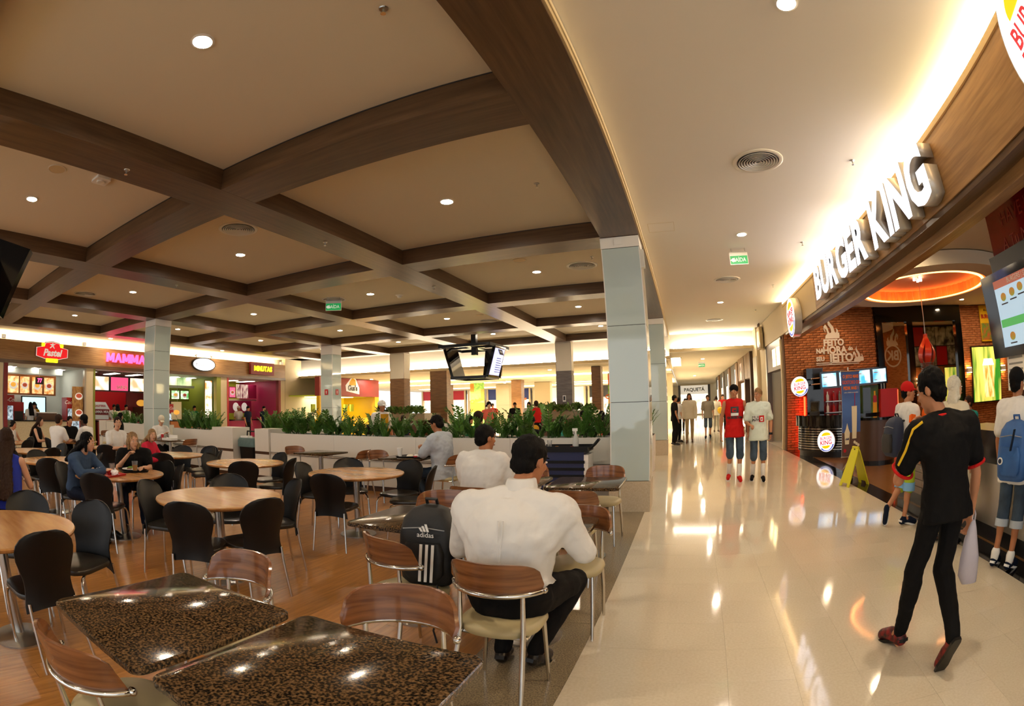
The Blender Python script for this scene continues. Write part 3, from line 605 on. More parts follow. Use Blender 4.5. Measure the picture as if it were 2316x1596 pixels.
def person(label, x, y, face, base='stand', h=1.75, vox=.014, skin='skin_a', top='white', sleeve=.5, pants='navy', plen=1.0, shoes='black', sole='white', hair='short', hm='hair_black', look=(0, 0), J=None,
           hem=0, tuck=0, fat=1.0, fine=False, face_on=True, loose=1.0, cap_m=None, long=.35, pz=0, curl=.5, legs=True, group=None, name='person', z=0):
    t = thing(name, label, 'person', (x, y, z), face - PI / 2, group); s = h / 1.75
    P = {k: V(v) * s for k, v in (STAND if base == 'stand' else SIT).items()}
    if base != 'stand': # keep the seat height, scale only the trunk
        for k in P: P[k] = V(SIT[k]) if k[:2] in ('kn', 'an', 'to') else V((SIT[k][0] * s, SIT[k][1], .555 + (SIT[k][2] - .555) * s))
    if J:
        for k, v in J.items(): P[k] = V(v)
    up = (P['neck'] - P['pelvis']).normalized(); ss = (P['shR'] - P['shL']).normalized(); hs = (P['hipR'] - P['hipL']).normalized()
    sc = (P['shR'] + P['shL']) / 2; fs = up.cross(ss).normalized(); fh = up.cross(hs).normalized(); c = P['chest']; p = P['pelvis']
    def trunk(mb, g, lo, hi=1.0, grow=1.0, capk=1.0):
        st = []
        rows = [(p - up * .10 * s, hs, fh, .125, .10), (p, hs, fh, .162, .112), (p.lerp(c, .35), (hs + ss).normalized(), (fh + fs).normalized(), .142, .102), (c, ss, fs, .163, .115), (c.lerp(sc, .6), ss, fs, .168, .105), (sc, ss, fs, .135, .082), (sc.lerp(P['neck'], .55), ss, fs, .075, .065)]
        if lo and tuck: rows[1] = (p + up * tuck, *rows[1][1:])
        for cc, a, b, rx, ry in rows[lo:]: st.append((cc, a, b, (rx * s * fat + g) * grow, (ry * s * fat + g) * grow))
        ring_loft(mb, st)
        for q in ('shR', 'shL'): mb.cap(sc.lerp(P[q], .3), sc.lerp(P[q], capk), .062 * s + g, .052 * s + g); mb.cap(sc.lerp(P['neck'], .35), sc.lerp(P[q], capk * .85), .055 * s + g, .05 * s + g)
    # --- skin: one continuous body
    b = MB(); trunk(b, -.012, 0)
    b.cap(sc.lerp(P['neck'], .3), P['neck'].lerp(P['head'], .35), .056 * s, .052 * s)
    yw, pt = look; hu0 = (P['head'] - P['neck']).normalized()
    hf = (fs * math.cos(yw) + ss * math.sin(yw)); hf = (hf - V((0, 0, 1)) * hf.z).normalized(); hf = (hf * math.cos(pt) + V((0, 0, 1)) * math.sin(pt)).normalized(); hx = hf.cross(V((0, 0, 1))).normalized(); hu = hx.cross(hf)
    HM = frame(P['head'], hx * s, hf * s, hu * s)
    b.ell((0, -.005, .015), (.073, .092, .092), 16, 12, HM); b.ell((0, .022, -.045), (.056, .066, .074), 14, 10, HM); b.ell((0, .06, -.10), (.03, .024, .022), 8, 6, HM)
    if face_on:
        b.ell((0, .098, -.03), (.012, .018, .013), 8, 6, HM); b.ell((0, .09, -.008), (.009, .013, .03), 8, 6, HM); b.ell((0, .074, .028), (.05, .016, .012), 8, 6, HM); b.ell((0, .082, -.066), (.026, .012, .012), 8, 6, HM)
        for q in (-1, 1): b.ell((q * .036, .066, -.03), (.02, .02, .018), 8, 6, HM)
    for q in (-1, 1): b.ell((q * .076, -.008, -.015), (.009, .02, .032), 8, 6, HM)
    for q, sd in (('R', 1), ('L', -1)):
        a, e, w = P['sh' + q], P['el' + q], P['wr' + q]; b.cap(a, e, .046 * s * fat, .037 * s); b.cap(e, w, .039 * s, .026 * s); b.cap(e.lerp(w, .15), e.lerp(w, .4), .04 * s, .037 * s)
        hand(b, w, w - e, (V((0, 0, -1)) if abs((w - e).normalized().z) < .7 else -sd * ss), curl, s, sd if abs((w - e).normalized().z) >= .7 else sd, fine)
        if legs:
            a, k, n = P['hip' + q], P['kn' + q], P['an' + q]; b.cap(a, k, .072 * s * fat, .05 * s); b.cap(k, n, .05 * s, .034 * s); cb = -fh * .012; b.cap(k.lerp(n, .18) + cb, k.lerp(n, .4) + cb, .054 * s, .046 * s); b.cap(n, P['toe' + q].lerp(n, .3), .034 * s, .03 * s)
    remesh(b.build('body', skin, t), vox)
    # --- clothing
    if top:
        b = MB(); g = .008 + .010 * loose; trunk(b, g, 1, capk=1.0 if sleeve else .62)
        if hem:
            d = (p - up * (.02 + hem)); ring_loft(b, [(d, hs, fh, (.168 * s * fat + g) * (1 + .04 * loose), (.118 * s * fat + g) * (1 + .04 * loose)), (p + up * .05, hs, fh, .16 * s * fat + g, .114 * s * fat + g)])
        if sleeve > 0:
            for q in 'RL':
                a, e, w = P['sh' + q], P['el' + q], P['wr' + q]; sg = 1 if q == 'R' else -1
                b.cap(a.lerp(e, .12), c.lerp(sc, .25) + ss * sg * .115 * s * fat, .058 * s * fat + g, .075 * s * fat + g); b.cap(sc.lerp(P['neck'], .2) + ss * sg * .05 * s, a, .06 * s * fat + g * .6, .05 * s * fat + g * .6)
                if sleeve <= 1: b.cap(a, a.lerp(e, sleeve), .056 * s * fat + g * .8, .05 * s * fat + g)
                else: b.cap(a, e, .054 * s * fat + g * .7, .045 * s + g * .8); b.cap(e, e.lerp(w, sleeve - 1), .045 * s + g * .8, .034 * s + g * .5)
        sh = remesh(b.build('shirt', top, t), vox, 9)
        if vox < .0125: ruffle(sh, .016 * loose, .11)
    else: sh = None
    if pants and legs:
        b = MB(); g = .010
        ring_loft(b, [(p - up * .10 * s, hs, fh, .13 * s * fat, .105 * s * fat), (p, hs, fh, .168 * s * fat + g * .4, .117 * s * fat + g * .4), (p + up * (.09 + pz), hs, fh, .152 * s * fat, .108 * s * fat)])
        for q in 'RL':
            a, k, n = P['hip' + q], P['kn' + q], P['an' + q]; b.cap(a, k, .088 * s * fat, (.078 if plen < 1 else .065) * s)
            if plen < 1: b.cap(k, k.lerp(n, plen), .08 * s, .08 * s)
            else: b.cap(k, n + V((0, 0, .02)), .07 * s, .052 * s); b.cap(k.lerp(n, .15) - fh * .012, k.lerp(n, .45) - fh * .012, .068 * s, .06 * s)
        o_ = remesh(b.build('trousers' if plen >= 1 else 'shorts', pants, t), vox)
        if vox < .0125: ruffle(o_, .014, .09)
    if shoes and legs:
        for q in 'RL':
            n, to = P['an' + q], P['toe' + q]; d = (to - n); fl = V((d.x, d.y, 0)); 
            if fl.length < .02: fl = V((fh.x, fh.y, 0)) * .1
            hl = n + (n - to).normalized() * .02; dn = V((0, 0, -.045)) if abs(d.normalized().z) < .75 else d.normalized() * .02
            b = MB().cap(n + V((0, 0, .0)), n + dn * .6, .046 * s, .046 * s).cap(n + dn * .9 - d.normalized() * .03, to, .042 * s, .033 * s).cap(n.lerp(to, .5) + V((0, 0, .01)), to, .042 * s, .038 * s)
            shoe = remesh(b.build('shoe', shoes, t), min(vox, .012))
            x_ = d.normalized(); z_ = (V((0, 0, 1)) - x_ * x_.z); z_ = z_.normalized() if z_.length > .05 else fh; y_ = z_.cross(x_)
            L = d.length + .11 * s; MB().prism([(px_ * L - .06 * s, py_ * s) for px_, py_ in ((0, -.025), (.1, -.036), (.45, -.034), (.75, -.046), (.93, -.036), (1.0, 0), (.93, .036), (.75, .046), (.45, .034), (.1, .036), (0, .025))], -.052 * s, -.03 * s, frame(n + (to - n) * 0 + V((0, 0, 0)) - z_ * 0, x_, y_, z_)).build('sole', sole, shoe)
    # --- hair and face
    if hair:
        b = MB()
        if hair != 'bald': b.ell((0, -.016, .028), (.083, .098, .092), 18, 12, HM)
        if hair in ('short', 'cap', 'capback'): b.ell((0, -.05, -.03), (.07, .06, .06), 14, 8, HM)
        if hair == 'crop': b.ell((0, .0, .08), (.06, .08, .055), 14, 8, HM)
        if hair in ('long', 'mid', 'bun'):
            L = {'long': long, 'mid': .14, 'bun': .02}[hair]
            for q in (-.062, -.035, 0, .035, .062):
                a = HM @ V((q, -.055 + abs(q) * .5, -.02)); e = V((a.x, a.y, a.z)) - V((0, 0, L * s)) - fs * .03 + ss * q * .5
                if (e - (c - fs * .16)).dot(fs) > 0 and e.z < sc.z: e -= fs * ((e - (c - fs * .165)).dot(fs))
                m_ = V((a.x, a.y, sc.z)) if e.z < sc.z else e
                if e.z < sc.z: m_ = sc - fs * (.098 * s * fat + .012) + ss * q * 1.2 + up * .02; b.cap(a, m_, .04 * s, .036 * s)
                else: m_ = a
                b.cap(m_, e, .036 * s, .028 * s)
            for q in (-1, 1): b.cap(HM @ V((q * .07, .0, .01)), HM @ V((q * .078, .015, -.11 if hair != 'bun' else -.03)), .024 * s, .02 * s)
            if hair == 'bun': b.ell((0, -.1, .05), .045, 10, 8, HM)
        if hair == 'curly':
            r = random.Random(2)
            for k in range(40): a = r.uniform(0, 2 * PI); e = r.uniform(-.5, 1.4); b.ell((.078 * math.cos(e) * math.cos(a), .09 * math.cos(e) * math.sin(a) - .03, .088 * math.sin(e) + .012), .026, 8, 6, HM)
        o_ = remesh(b.build('hair', hm, t), min(vox, .010), 3)
        if vox < .0155: ruffle(o_, .02, .025 if hair != 'long' else .018, hair in ('long', 'mid'))
        if hair in ('cap', 'capback') and cap_m:
            b = MB().ell((0, -.012, .045), (.09, .106, .088), 18, 12, HM); q = 1 if hair == 'cap' else -1
            b.ell((0, q * .13 - .012, .022), (.07, .075, .008), 14, 6, HM); remesh(b.build('hat', cap_m, t), .010, 2)
    if face_on:
        for q in (-1, 1):
            e = MB().ell((q * .03, .084, -.002), (.0105, .008, .0058), 10, 6, HM).build('eye', 'eye_white', t, True); MB().ell((q * .03, .0905, -.002), (.0052, .004, .0052), 8, 6, HM).build('iris', 'iris', e, True)
            MB().ell((q * .03, .0885, .019), (.018, .005, .0035), 8, 6, HM).build('eyebrow', hm if hm != 'hair_white' else 'hair_brown', t)
        MB().ell((0, .0935, -.067), (.022, .006, .006), 10, 6, HM).build('mouth', 'lips', t, True)
    t['_s'] = 0; del t['_s']; return t, sh, P, HM
for n_, c_ in (('c_white', 'e4e0d8'), ('c_black', '0e0d0d'), ('c_red', 'c21f1c'), ('c_mint', 'd9e2d2'), ('c_beige', 'd8cdb4'), ('c_khaki', 'a08a66'), ('c_grey', '8f8878'), ('c_paleblue', 'b4bcc4'), ('c_denim', '33455f'), ('c_darkdenim', '1c2836'), ('c_pink', 'c6283f'), ('c_teal', '1f7d74'), ('c_green', '15603c'), ('c_navy', '121a2c'), ('c_orange', 'e8641a'), ('c_lime', 'a9c233'), ('c_mustard', 'b98a1e'), ('c_royal', '24318f'), ('c_lightgrey', 'a9a6a3'), ('c_coral', 'c9604f'), ('c_skyblue', '7fb2dc')): cloth(n_, c_)
mat('c_washed', '45586b', .85, col2='22303f', nscale=4, bump=.3, bscale=10); mat('leather', '120d0a', .3); mat('shoe_red', '8e1614', .5, col2='1b0b0b', nscale=22)
UP = PI / 2
# --- the man in the white shirt, seen from behind
wm, wsh, wP, wH = person('heavy man in a white dress shirt seen from behind, seated at a granite table', -.82, 2.30, 1.50, 'sit', 1.78, .009, 'skin_b', 'c_white', 1.9, 'c_black', 1, 'leather', 'black', 'short', 'hair_black', look=(.35, -.25), fat=1.33, loose=1.5, tuck=.075, fine=True,
    J=dict(pelvis=(0, 0, .57), chest=(0, .01, .86), neck=(.03, .07, 1.10), head=(.05, .15, 1.235), shR=(.225, .03, 1.005), shL=(-.225, .03, 1.005), elR=(.345, .12, .78), elL=(-.33, .10, .75), wrR=(.20, .36, .79), wrL=(-.18, .38, .79), hipR=(.11, .02, .55), hipL=(-.11, .02, .55), knR=(.22, .42, .52), knL=(-.15, .42, .50), anR=(.06, .25, .10), anL=(-.13, .22, .10), toeR=(.08, .40, .03), toeL=(-.16, .36, .03)))
b = MB()
ring_loft(b, [(wP['neck'] + V((0, .0, -.005)), V((1, 0, 0)), V((0, 1, 0)), .086, .082), (wP['neck'] + V((0, .012, .05)), V((1, 0, 0)), V((0, 1, 0)), .072, .07)]); remesh(b.build('collar', 'c_white', wm), .008, 3)
[MB().tube([(.02 + q * .012, -.150, .98), (.02 + q * .008, -.158, .88), (.02, -.160, .76)], .0045, 6).build('back_pleat', 'c_white', wm, True) for q in (-1, 1)]
def band(t, a, e, u, r, m, name, th=.008):
    d = (e - a).normalized(); p_ = a.lerp(e, u); q = d.orthogonal().normalized(); w_ = d.cross(q); MB().tube([p_ + (q * math.cos(k * PI / 12) + w_ * math.sin(k * PI / 12)) * r for k in range(25)], th, 8).build(name, m, t, True)
# --- man in the black t-shirt walking away with a carrier bag
bt, bsh, bP, bH = person('man in a black red-trimmed t-shirt walking away and eating, carrier bag in hand', 1.55, 2.52, 1.78, 'stand', 1.72, .008, 'skin_a', 'c_black', .62, 'c_black', 1, 'shoe_red', 'black', 'short', 'hair_black', look=(-.55, -.3), fine=True, loose=1.7, hem=.10, curl=.9,
    J=dict(pelvis=(.02, 0, .93), chest=(.0, .02, 1.20), neck=(-.03, .07, 1.375), head=(-.05, .11, 1.49), shR=(.19, .0, 1.30), shL=(-.205, .05, 1.28), elR=(.265, -.03, 1.03), wrR=(.285, .0, .80), elL=(-.24, .19, 1.03), wrL=(-.09, .27, 1.26), hipR=(.10, 0, .90), hipL=(-.075, 0, .90), knR=(.10, .02, .53), knL=(-.085, .10, .52), anR=(.07, -.27, .20), toeR=(.085, -.20, .035), anL=(.0, .20, .085), toeL=(-.03, .36, .03)))
for q in 'RL':
    a, e = bP['sh' + q], bP['el' + q]; band(bt, a, e, .80, .068, 'c_red', 'sleeve_trim', .009)
b = MB(); pth = [bP['neck'] + V((.078 * math.cos(k * PI / 8), .070 * math.sin(k * PI / 8) - .01, -.03 - .012 * math.sin(k * PI / 8))) for k in range(17)]; MB().tube(pth, .009, 8).build('collar', 'c_red', bt, True)
a, e = bP['shL'], bP['elL']
MB().tube([a + V((-.02, -.06, .055)), a + V((-.062, -.02, .02)), a.lerp(e, .35) + V((-.066, -.02, .0)), a.lerp(e, .65) + V((-.07, -.015, .0))], .008, 6).build('sleeve_stripe', 'yellow', bt, True)
o = MB().box(-.035, .035, -.02, .02, -.002, .002).build('chest_patch', 'c_red', bt, loc=(.065, -.085, 1.275), rot=(1.1, 0, .1))
MB().ring([(.036, -.02), (.04, -.02), (.04, .02), (.036, .02)], n=16).build('wristwatch', 'black', bt, loc=bP['elL'].lerp(bP['wrL'], .82), rot=(.4, .45, 0))
MB().prism([(-.02, -.02), (.03, -.015), (.025, .03), (-.015, .025)], -.012, .012).build('snack_wrapper', 'c_orange', bt, loc=bP['wrL'] + V((.05, .05, .07)), rot=(1.2, .3, 0))
mat('carrier_plastic', 'cfc6ce', .35, trans=.15, bump=.6, bscale=14)
cb_ = thing('carrier_bag', 'translucent white plastic carrier bag hanging from the walking man\'s hand', 'bag', (1.845, 2.56, .40))
b = MB(); rs = []
for z_, w_, d_, ox in ((.0, .10, .03, .06), (.06, .13, .055, .03), (.16, .12, .06, .015), (.26, .085, .045, .0), (.33, .05, .025, 0), (.37, .022, .014, 0)): rs.append([(ox + w_ * .62 * math.cos(k * PI / 8) * (1 + .12 * math.sin(k * 5)), d_ * math.sin(k * PI / 8) * (1 + .2 * math.cos(k * 3)), z_) for k in range(16)])
b.loft(rs).build('bag_body', 'carrier_plastic', cb_, True); MB().tube([(-.01, 0, .36), (-.012, 0, .40), (0, 0, .425), (.012, 0, .40), (.01, 0, .36)], .006, 6).build('handle', 'carrier_plastic', cb_, True)
# --- two young men in the corridor
r1, r1s, r1P, r1H = person('young man in a red tank top, black cap worn backwards and denim shorts', 1.0, 9.75, -PI / 2 - .05, 'stand', 1.76, .011, 'skin_a', 'c_red', 0, 'c_washed', .12, 'c_red', 'white', 'capback', 'hair_black', look=(.1, 0), cap_m='c_black', hem=.14, loose=1.6, fine=True,
    J=dict(elR=(.26, -.02, 1.13), wrR=(.27, .05, .86), elL=(-.27, -.03, 1.13), wrL=(-.27, .02, .85), knR=(.09, .07, .52), anR=(.10, -.04, .10), toeR=(.12, .12, .05), knL=(-.11, .04, .50), anL=(-.10, .11, .085), toeL=(-.12, .28, .03)))
r2, r2s, r2P, r2H = person('young man in a pale mint t-shirt with blond cropped hair and denim shorts', 1.46, 9.62, -PI / 2 - .1, 'stand', 1.67, .011, 'skin_a', 'c_mint', .75, 'c_washed', .15, 'c_black', 'white', 'crop', 'hair_blond', look=(.55, -.05), hem=.16, loose=1.8, fine=True, curl=.8,
    J=dict(elR=(.25, .03, 1.06), wrR=(.17, .20, 1.02), elL=(-.25, -.04, 1.07), wrL=(-.24, .03, .82), knR=(.09, .06, .48), anR=(.10, -.04, .09), toeR=(.12, .12, .035), knL=(-.10, .05, .48), anL=(-.10, .09, .085), toeL=(-.11, .25, .03)))
def socks(t, P, h=.2):
    for q in 'RL': n, k = P['an' + q], P['kn' + q]; MB().cap(n, n.lerp(k, h / max((k - n).length, .1)), .044, .05, 14).build('sock', 'c_white', t, True)
socks(r1, r1P); socks(r2, r2P)
def decal(t, sh, w, h_, m, loc, fwd=.25, nx=10, nz=8, off=.004, name='shirt_print'):
    v = []; f = []
    for j in range(nz + 1):
        for i in range(nx + 1): v.append((loc[0] + (-.5 + i / nx) * w, loc[1] + fwd, loc[2] + (-.5 + j / nz) * h_))
    for j in range(nz):
        for i in range(nx): a = j * (nx + 1) + i; f.append((a, a + 1, a + nx + 2, a + nx + 1))
    o = MB().add(v, f).build(name, m, t); wrap(o, sh, off); return o
def wrap(o, sh, off):
    k = o.modifiers.new('wrap', 'SHRINKWRAP'); k.target = sh; k.wrap_method = 'PROJECT'; k.use_project_y = True; k.use_negative_direction = True; k.use_positive_direction = False; k.offset = off
def print_text(t, sh, body, size, m, loc, off=.007, sp=1, o_=.002):   # lettering on the chest, read from the front
    o = text(body, size, m, t, (0, 0, 0), ext=0, off=o_, name='shirt_lettering', space=sp); me = o.data; o.rotation_euler = (0, 0, 0)
    for v in me.vertices: v.co = (loc[0] - v.co.x, loc[1] + .25, loc[2] + v.co.y)
    wrap(o, sh, off)
decal(r1, r1s, .16, .17, 'dark_grey', (.0, .0, 1.27)); decal(r1, r1s, .15, .05, 'white', (.0, .0, 1.215), off=.006); decal(r1, r1s, .08, .07, 'c_red', (.01, .0, 1.29), off=.006); decal(r1, r1s, .05, .03, 'dark_grey', (.0, 0, 1.285), off=.008)
print_text(r1, r1s, 'QUIKSILVER', .055, 'dark_grey', (0, 0, 1.155), o_=.003)
decal(r2, r2s, .215, .115, 'white', (.0, .0, 1.12)); decal(r2, r2s, .1, .115, 'c_red', (-.058, .0, 1.12), off=.006); print_text(r2, r2s, 'MUR', .066, 'c_black', (.055, 0, 1.146), o_=0); print_text(r2, r2s, 'PHYS', .062, 'c_black', (.055, 0, 1.094), o_=.002); decal(r2, r2s, .05, .07, 'white', (-.058, 0, 1.115), off=.009); decal(r2, r2s, .022, .03, 'c_red', (-.058, 0, 1.115), off=.011)
MB().ring([(.034, -.02), (.039, -.02), (.039, .02), (.034, .02)], n=16).build('wristwatch', 'black', r2, loc=r2P['elL'].lerp(r2P['wrL'], .9))
# --- farther walkers
WK = dict(knR=(.1, .1, .52), anR=(.1, .12, .085), toeR=(.12, .28, .03), knL=(-.1, .04, .5), anL=(-.1, -.2, .12), toeL=(-.11, -.05, .03))
person('man in a cream hooded jacket and khaki trousers with long brown hair', .23, 18.9, -PI / 2, 'stand', 1.77, .018, 'skin_b', 'c_beige', 1.95, 'c_khaki', 1, 'brown', 'brown', 'mid', 'hair_brown', hem=.1, loose=2.2, J=WK)
person('man in a grey printed t-shirt and denim shorts walking beside the jacketed man', 1.02, 20.8, -PI / 2, 'stand', 1.70, .018, 'skin_a', 'c_grey', .8, 'c_washed', .1, 'c_navy', 'white', 'short', 'hair_brown', hem=.12, loose=2, J=WK)
yb, _, ybP, _ = person('woman with a yellow shoulder bag facing away in the far corridor', 1.62, 24.6, 1.3, 'stand', 1.66, .022, 'skin_c', 'c_beige', .6, 'c_grey', 1, 'brown', 'brown', 'bun', 'hair_brown', hem=.12, face_on=False)
MB().ell((.2, -.05, 1.0), (.16, .08, .16), 14, 10).build('handbag', 'yellow', yb, True)
person('man in a red shirt and dark trousers with glasses in the far corridor', 2.0, 25.2, -PI / 2, 'stand', 1.74, .022, 'skin_b', 'c_red', .6, 'c_black', 1, 'black', 'black', 'short', 'hair_brown', hem=.08)
person('man in a black t-shirt standing by the second glass column', -.32, 18.0, .3, 'stand', 1.72, .02, 'skin_a', 'c_black', .6, 'c_black', 1, 'black', 'black', 'short', 'hair_black', hem=.1)
person('woman in a white blouse and black trousers at the corridor mouth', -.2, 19.2, .6, 'stand', 1.64, .02, 'skin_c', 'c_white', .7, 'c_black', 1, 'black', 'black', 'bun', 'hair_black', hem=.04)
person('woman in dark clothes far back in the corridor', .1, 24.5, -1.4, 'stand', 1.62, .025, 'skin_c', 'c_black', 1.5, 'c_black', 1, 'black', 'black', 'long', 'hair_black')
# --- customers at the burger counter
bo, bos, boP, boH = person('boy in a red cap and lime shorts waiting at the burger counter', 2.80, 5.62, .15, 'stand', 1.58, .012, 'skin_a', 'c_white', .75, 'c_lime', .05, 'c_navy', 'white', 'cap', 'hair_black', look=(.5, 0), cap_m='c_red', hem=.05, loose=1.6, fine=True,
    J=dict(knR=(.08, .02, .43), anR=(.09, -.03, .08), toeR=(.12, .14, .03), knL=(-.08, -.0, .42), anL=(-.02, -.25, .20), toeL=(.0, -.27, .05)))
decal(bo, [c_ for c_ in bo.children if c_.name.startswith('shorts')][0], .01, .01, 'c_skyblue', (0, 0, .6))
[MB().cyl(boP['kn' + q].lerp(boP['hip' + q], .12), boP['kn' + q].lerp(boP['an' + q], .12), .079, .082, 16).build('shorts_hem', 'c_skyblue', bo, True) for q in 'RL']
wo, _, _, _ = person('elderly woman with wavy white hair and glasses at the burger counter', 2.93, 4.62, .2, 'stand', 1.60, .012, 'skin_c', 'c_beige', .7, 'c_khaki', 1, 'black', 'brown', 'mid', 'hair_white', look=(.3, .0), hem=.1)
person('person in an orange shirt and grey shorts half hidden behind the walking man', 2.98, 5.2, .1, 'stand', 1.55, .014, 'skin_a', 'c_orange', .6, 'c_lightgrey', .1, 'black', 'black', 'short', 'hair_black', hem=.1)
bpm, bps, bpP, _ = person('man in a white polo shirt and denim shorts wearing a blue backpack', 3.10, 3.62, .45, 'stand', 1.60, .010, 'skin_b', 'c_white', .7, 'c_washed', .15, 'c_navy', 'white', 'cap', 'hair_black', look=(.2, 0), cap_m='c_black', hem=.14, loose=1.8, fine=True)
socks(bpm, bpP, .05)
for q in 'RL': k, n = bpP['kn' + q], bpP['an' + q]; MB().cyl(k.lerp(n, .14), k.lerp(n, .30), .079, .077, 18).build('turned_cuff', 'c_paleblue', bpm, True)
def backpack(label, loc, rz, m, m2, s=1, tilt=0, col=None, w_=None):
    t = thing('backpack', label, 'bag', loc, rz, rot=(tilt, 0, rz)); P = rrect(-.16 * s, .16 * s, -.10 * s, .08 * s, .06 * s, 5); rs = []
    for z_, k, o in ((0, .8, 0), (.03, .98, 0), (.15, 1.03, -.01), (.30, 1, 0), (.38, .88, .01), (.43, .62, .02), (.45, .25, .03)): rs.append([(x_ * k, y_ * k + o, z_ * s) for x_, y_ in P])
    MB().loft(rs).build('main_body', m, t, True)
    rs = []
    for z_, k in ((.05, .75), (.08, .95), (.2, 1), (.26, .8)): rs.append([(x_ * k * .8, -.10 * s + y_ * .5 * k, z_ * s) for x_, y_ in rrect(-.15 * s, .15 * s, -.09 * s, .05 * s, .04 * s)])
    MB().loft(rs).build('front_pocket', m2, t, True)
    MB().tube([(-.03, .06 * s, .42 * s), (-.03, .03 * s, .48 * s), (.03, .03 * s, .48 * s), (.03, .06 * s, .42 * s)], .011, 6).build('grab_loop', m2, t, True)
    for q in (-1, 1): MB().tube([(q * .09 * s, .07 * s, .40 * s), (q * .12 * s, .16 * s, .40 * s), (q * .13 * s, .19 * s, .25 * s), (q * .13 * s, .12 * s, .06 * s), (q * .13 * s, .07 * s, .02 * s)], .014, 6).build('strap', m2, t, True)
    MB().tube([(-.12 * s, -.10 * s, .33 * s), (0, -.112 * s, .345 * s), (.12 * s, -.10 * s, .33 * s)], .004, 5).build('zip', 'grey', t)
    return t
mat('pack_blue', '2f5f9c', .6, col2='24508a', nscale=8, bump=.25, bscale=12); mat('pack_navy', '12203a', .7); mat('pack_black', '0d0d0e', .6, bump=.25, bscale=12)
bp_ = backpack('blue backpack with two zip pockets worn by the man in the white polo', (2.94, 3.46, .76), .45 - PI / 2, 'pack_blue', 'pack_blue', 1.0)
flat('round_emblem', 'white', bp_, disc(.028, 20), (-.08, -.165, .16)); flat('emblem_centre', 'pack_navy', bp_, disc(.018, 16), (-.08, -.172, .16)); MB().box(-.03, -.022, -.2, -.16, .24, .40).build('zip', 'black', bp_, rot=(0, .25, 0))
backpack('dark navy backpack on the boy in the red cap', (2.60, 5.60, .78), .15 - PI / 2, 'pack_navy', 'pack_black', .95)
bk_ = backpack('black sports backpack with three white stripes on a chair seat', (-1.38, 2.53, .49), .12, 'pack_black', 'pack_black', 1.02)
for k in range(3): MB().prism([(-.012, -.1), (.004, -.1), (.02, .12), (.004, .12)], 0, .004).build('stripe', 'white', bk_, loc=(.0 + k * .034, -.168, .15), rot=FACE_NY)
for k in range(3): flat('logo_bar', 'white', bk_, [(-.004, 0), (.008, 0), (-.004, .02 + .011 * k), (-.016, .02 + .011 * k)], (.005 + .017 * k, -.136, .335))
text('adidas', .04, 'white', bk_, (.025, -.138, .315), ext=.001)
MB().tube([(.08, -.12, .02), (.1, -.16, -.1), (.07, -.17, -.25), (.09, -.17, -.33)], .006, 5).build('loose_strap', 'pack_black', bk_)
person('man in a teal shirt seated inside the burger shop', 5.53, 8.0, PI, 'sit', 1.7, .016, 'skin_b', 'c_teal', .6, 'c_navy', 1, 'black', 'black', 'short', 'hair_brown')
# --- seated diners
person('man in a pale blue short sleeved shirt and glasses eating at the planter table', -3.47, 6.8, PI - .08, 'sit', 1.86, .011, 'skin_b', 'c_paleblue', .85, 'c_darkdenim', 1, 'leather', 'black', 'short', 'hair_black', look=(.05, -.35), fat=1.15, hem=.1, loose=1.8, fine=True, curl=1.0,
    J=dict(wrR=(.05, .33, .90), wrL=(-.06, .31, .88), elR=(.23, .22, .80), elL=(-.23, .22, .80), anR=(.1, .30, .09), toeR=(.12, .45, .03), anL=(-.1, .18, .09), toeL=(-.1, .33, .03)))
person('man in a white t-shirt with short dark hair seen from behind', -1.80, 4.28, 1.45, 'sit', 1.74, .011, 'skin_b', 'c_white', .7, 'c_darkdenim', 1, 'black', 'black', 'short', 'hair_black', look=(.5, -.1), fat=1.2, hem=.06, loose=1.5)
person('woman in a denim jacket with long dark hair leaning on the round table', -5.9, 2.26, .5, 'sit', 1.64, .011, 'skin_c', 'c_denim', 1.95, 'c_navy', 1, 'black', 'black', 'long', 'hair_black', look=(-.25, -.1), loose=1.2, long=.34, J=dict(head=(0, .24, 1.12), neck=(0, .18, .99), chest=(0, .08, .80), shR=(.18, .13, .93), shL=(-.18, .13, .93), elR=(.22, .30, .77), elL=(-.22, .30, .77), wrR=(-.02, .47, .80), wrL=(-.05, .36, .79)))
person('woman in a black top with long blonde hair drinking at the red tray table', -6.06, 3.24, -.62, 'sit', 1.60, .011, 'skin_c', 'c_black', .6, 'c_navy', 1, 'black', 'black', 'long', 'hair_blond', look=(-.55, -.05), long=.4, fine=True, J=dict(head=(0, .14, 1.10), neck=(0, .09, .98), chest=(0, .03, .82), shR=(.175, .05, .94), shL=(-.175, .05, .94), wrR=(.05, .30, .93), wrL=(-.16, .40, .79)))
person('girl in a pink sweater with long fair hair and crossed arms', -7.2, 4.1, .55, 'sit', 1.42, .014, 'skin_c', 'c_pink', 1.9, 'c_navy', 1, 'black', 'black', 'long', 'hair_blond', look=(.75, 0), long=.34)
person('boy in a white t-shirt behind the blonde woman', -9.05, 4.4, .2, 'sit', 1.76, .014, 'skin_c', 'c_white', .6, 'c_navy', 1, 'black', 'black', 'short', 'hair_brown', look=(.5, 0))
person('man in a grey and white cap and striped sweater reading at the planter', -11.5, 6.95, .0, 'sit', 1.72, .014, 'skin_c', 'c_white', 1.9, 'c_black', 1, 'black', 'black', 'cap', 'hair_brown', look=(.3, -.4), cap_m='c_beige', J=dict(wrR=(.05, .30, .88), wrL=(-.05, .30, .88)))
person('woman with very long brown hair in a blue top at the left edge', -5.02, 1.12, 2.6, 'sit', 1.66, .011, 'skin_c', 'c_royal', 0, 'c_black', 1, 'black', 'black', 'long', 'hair_brown', long=.55)
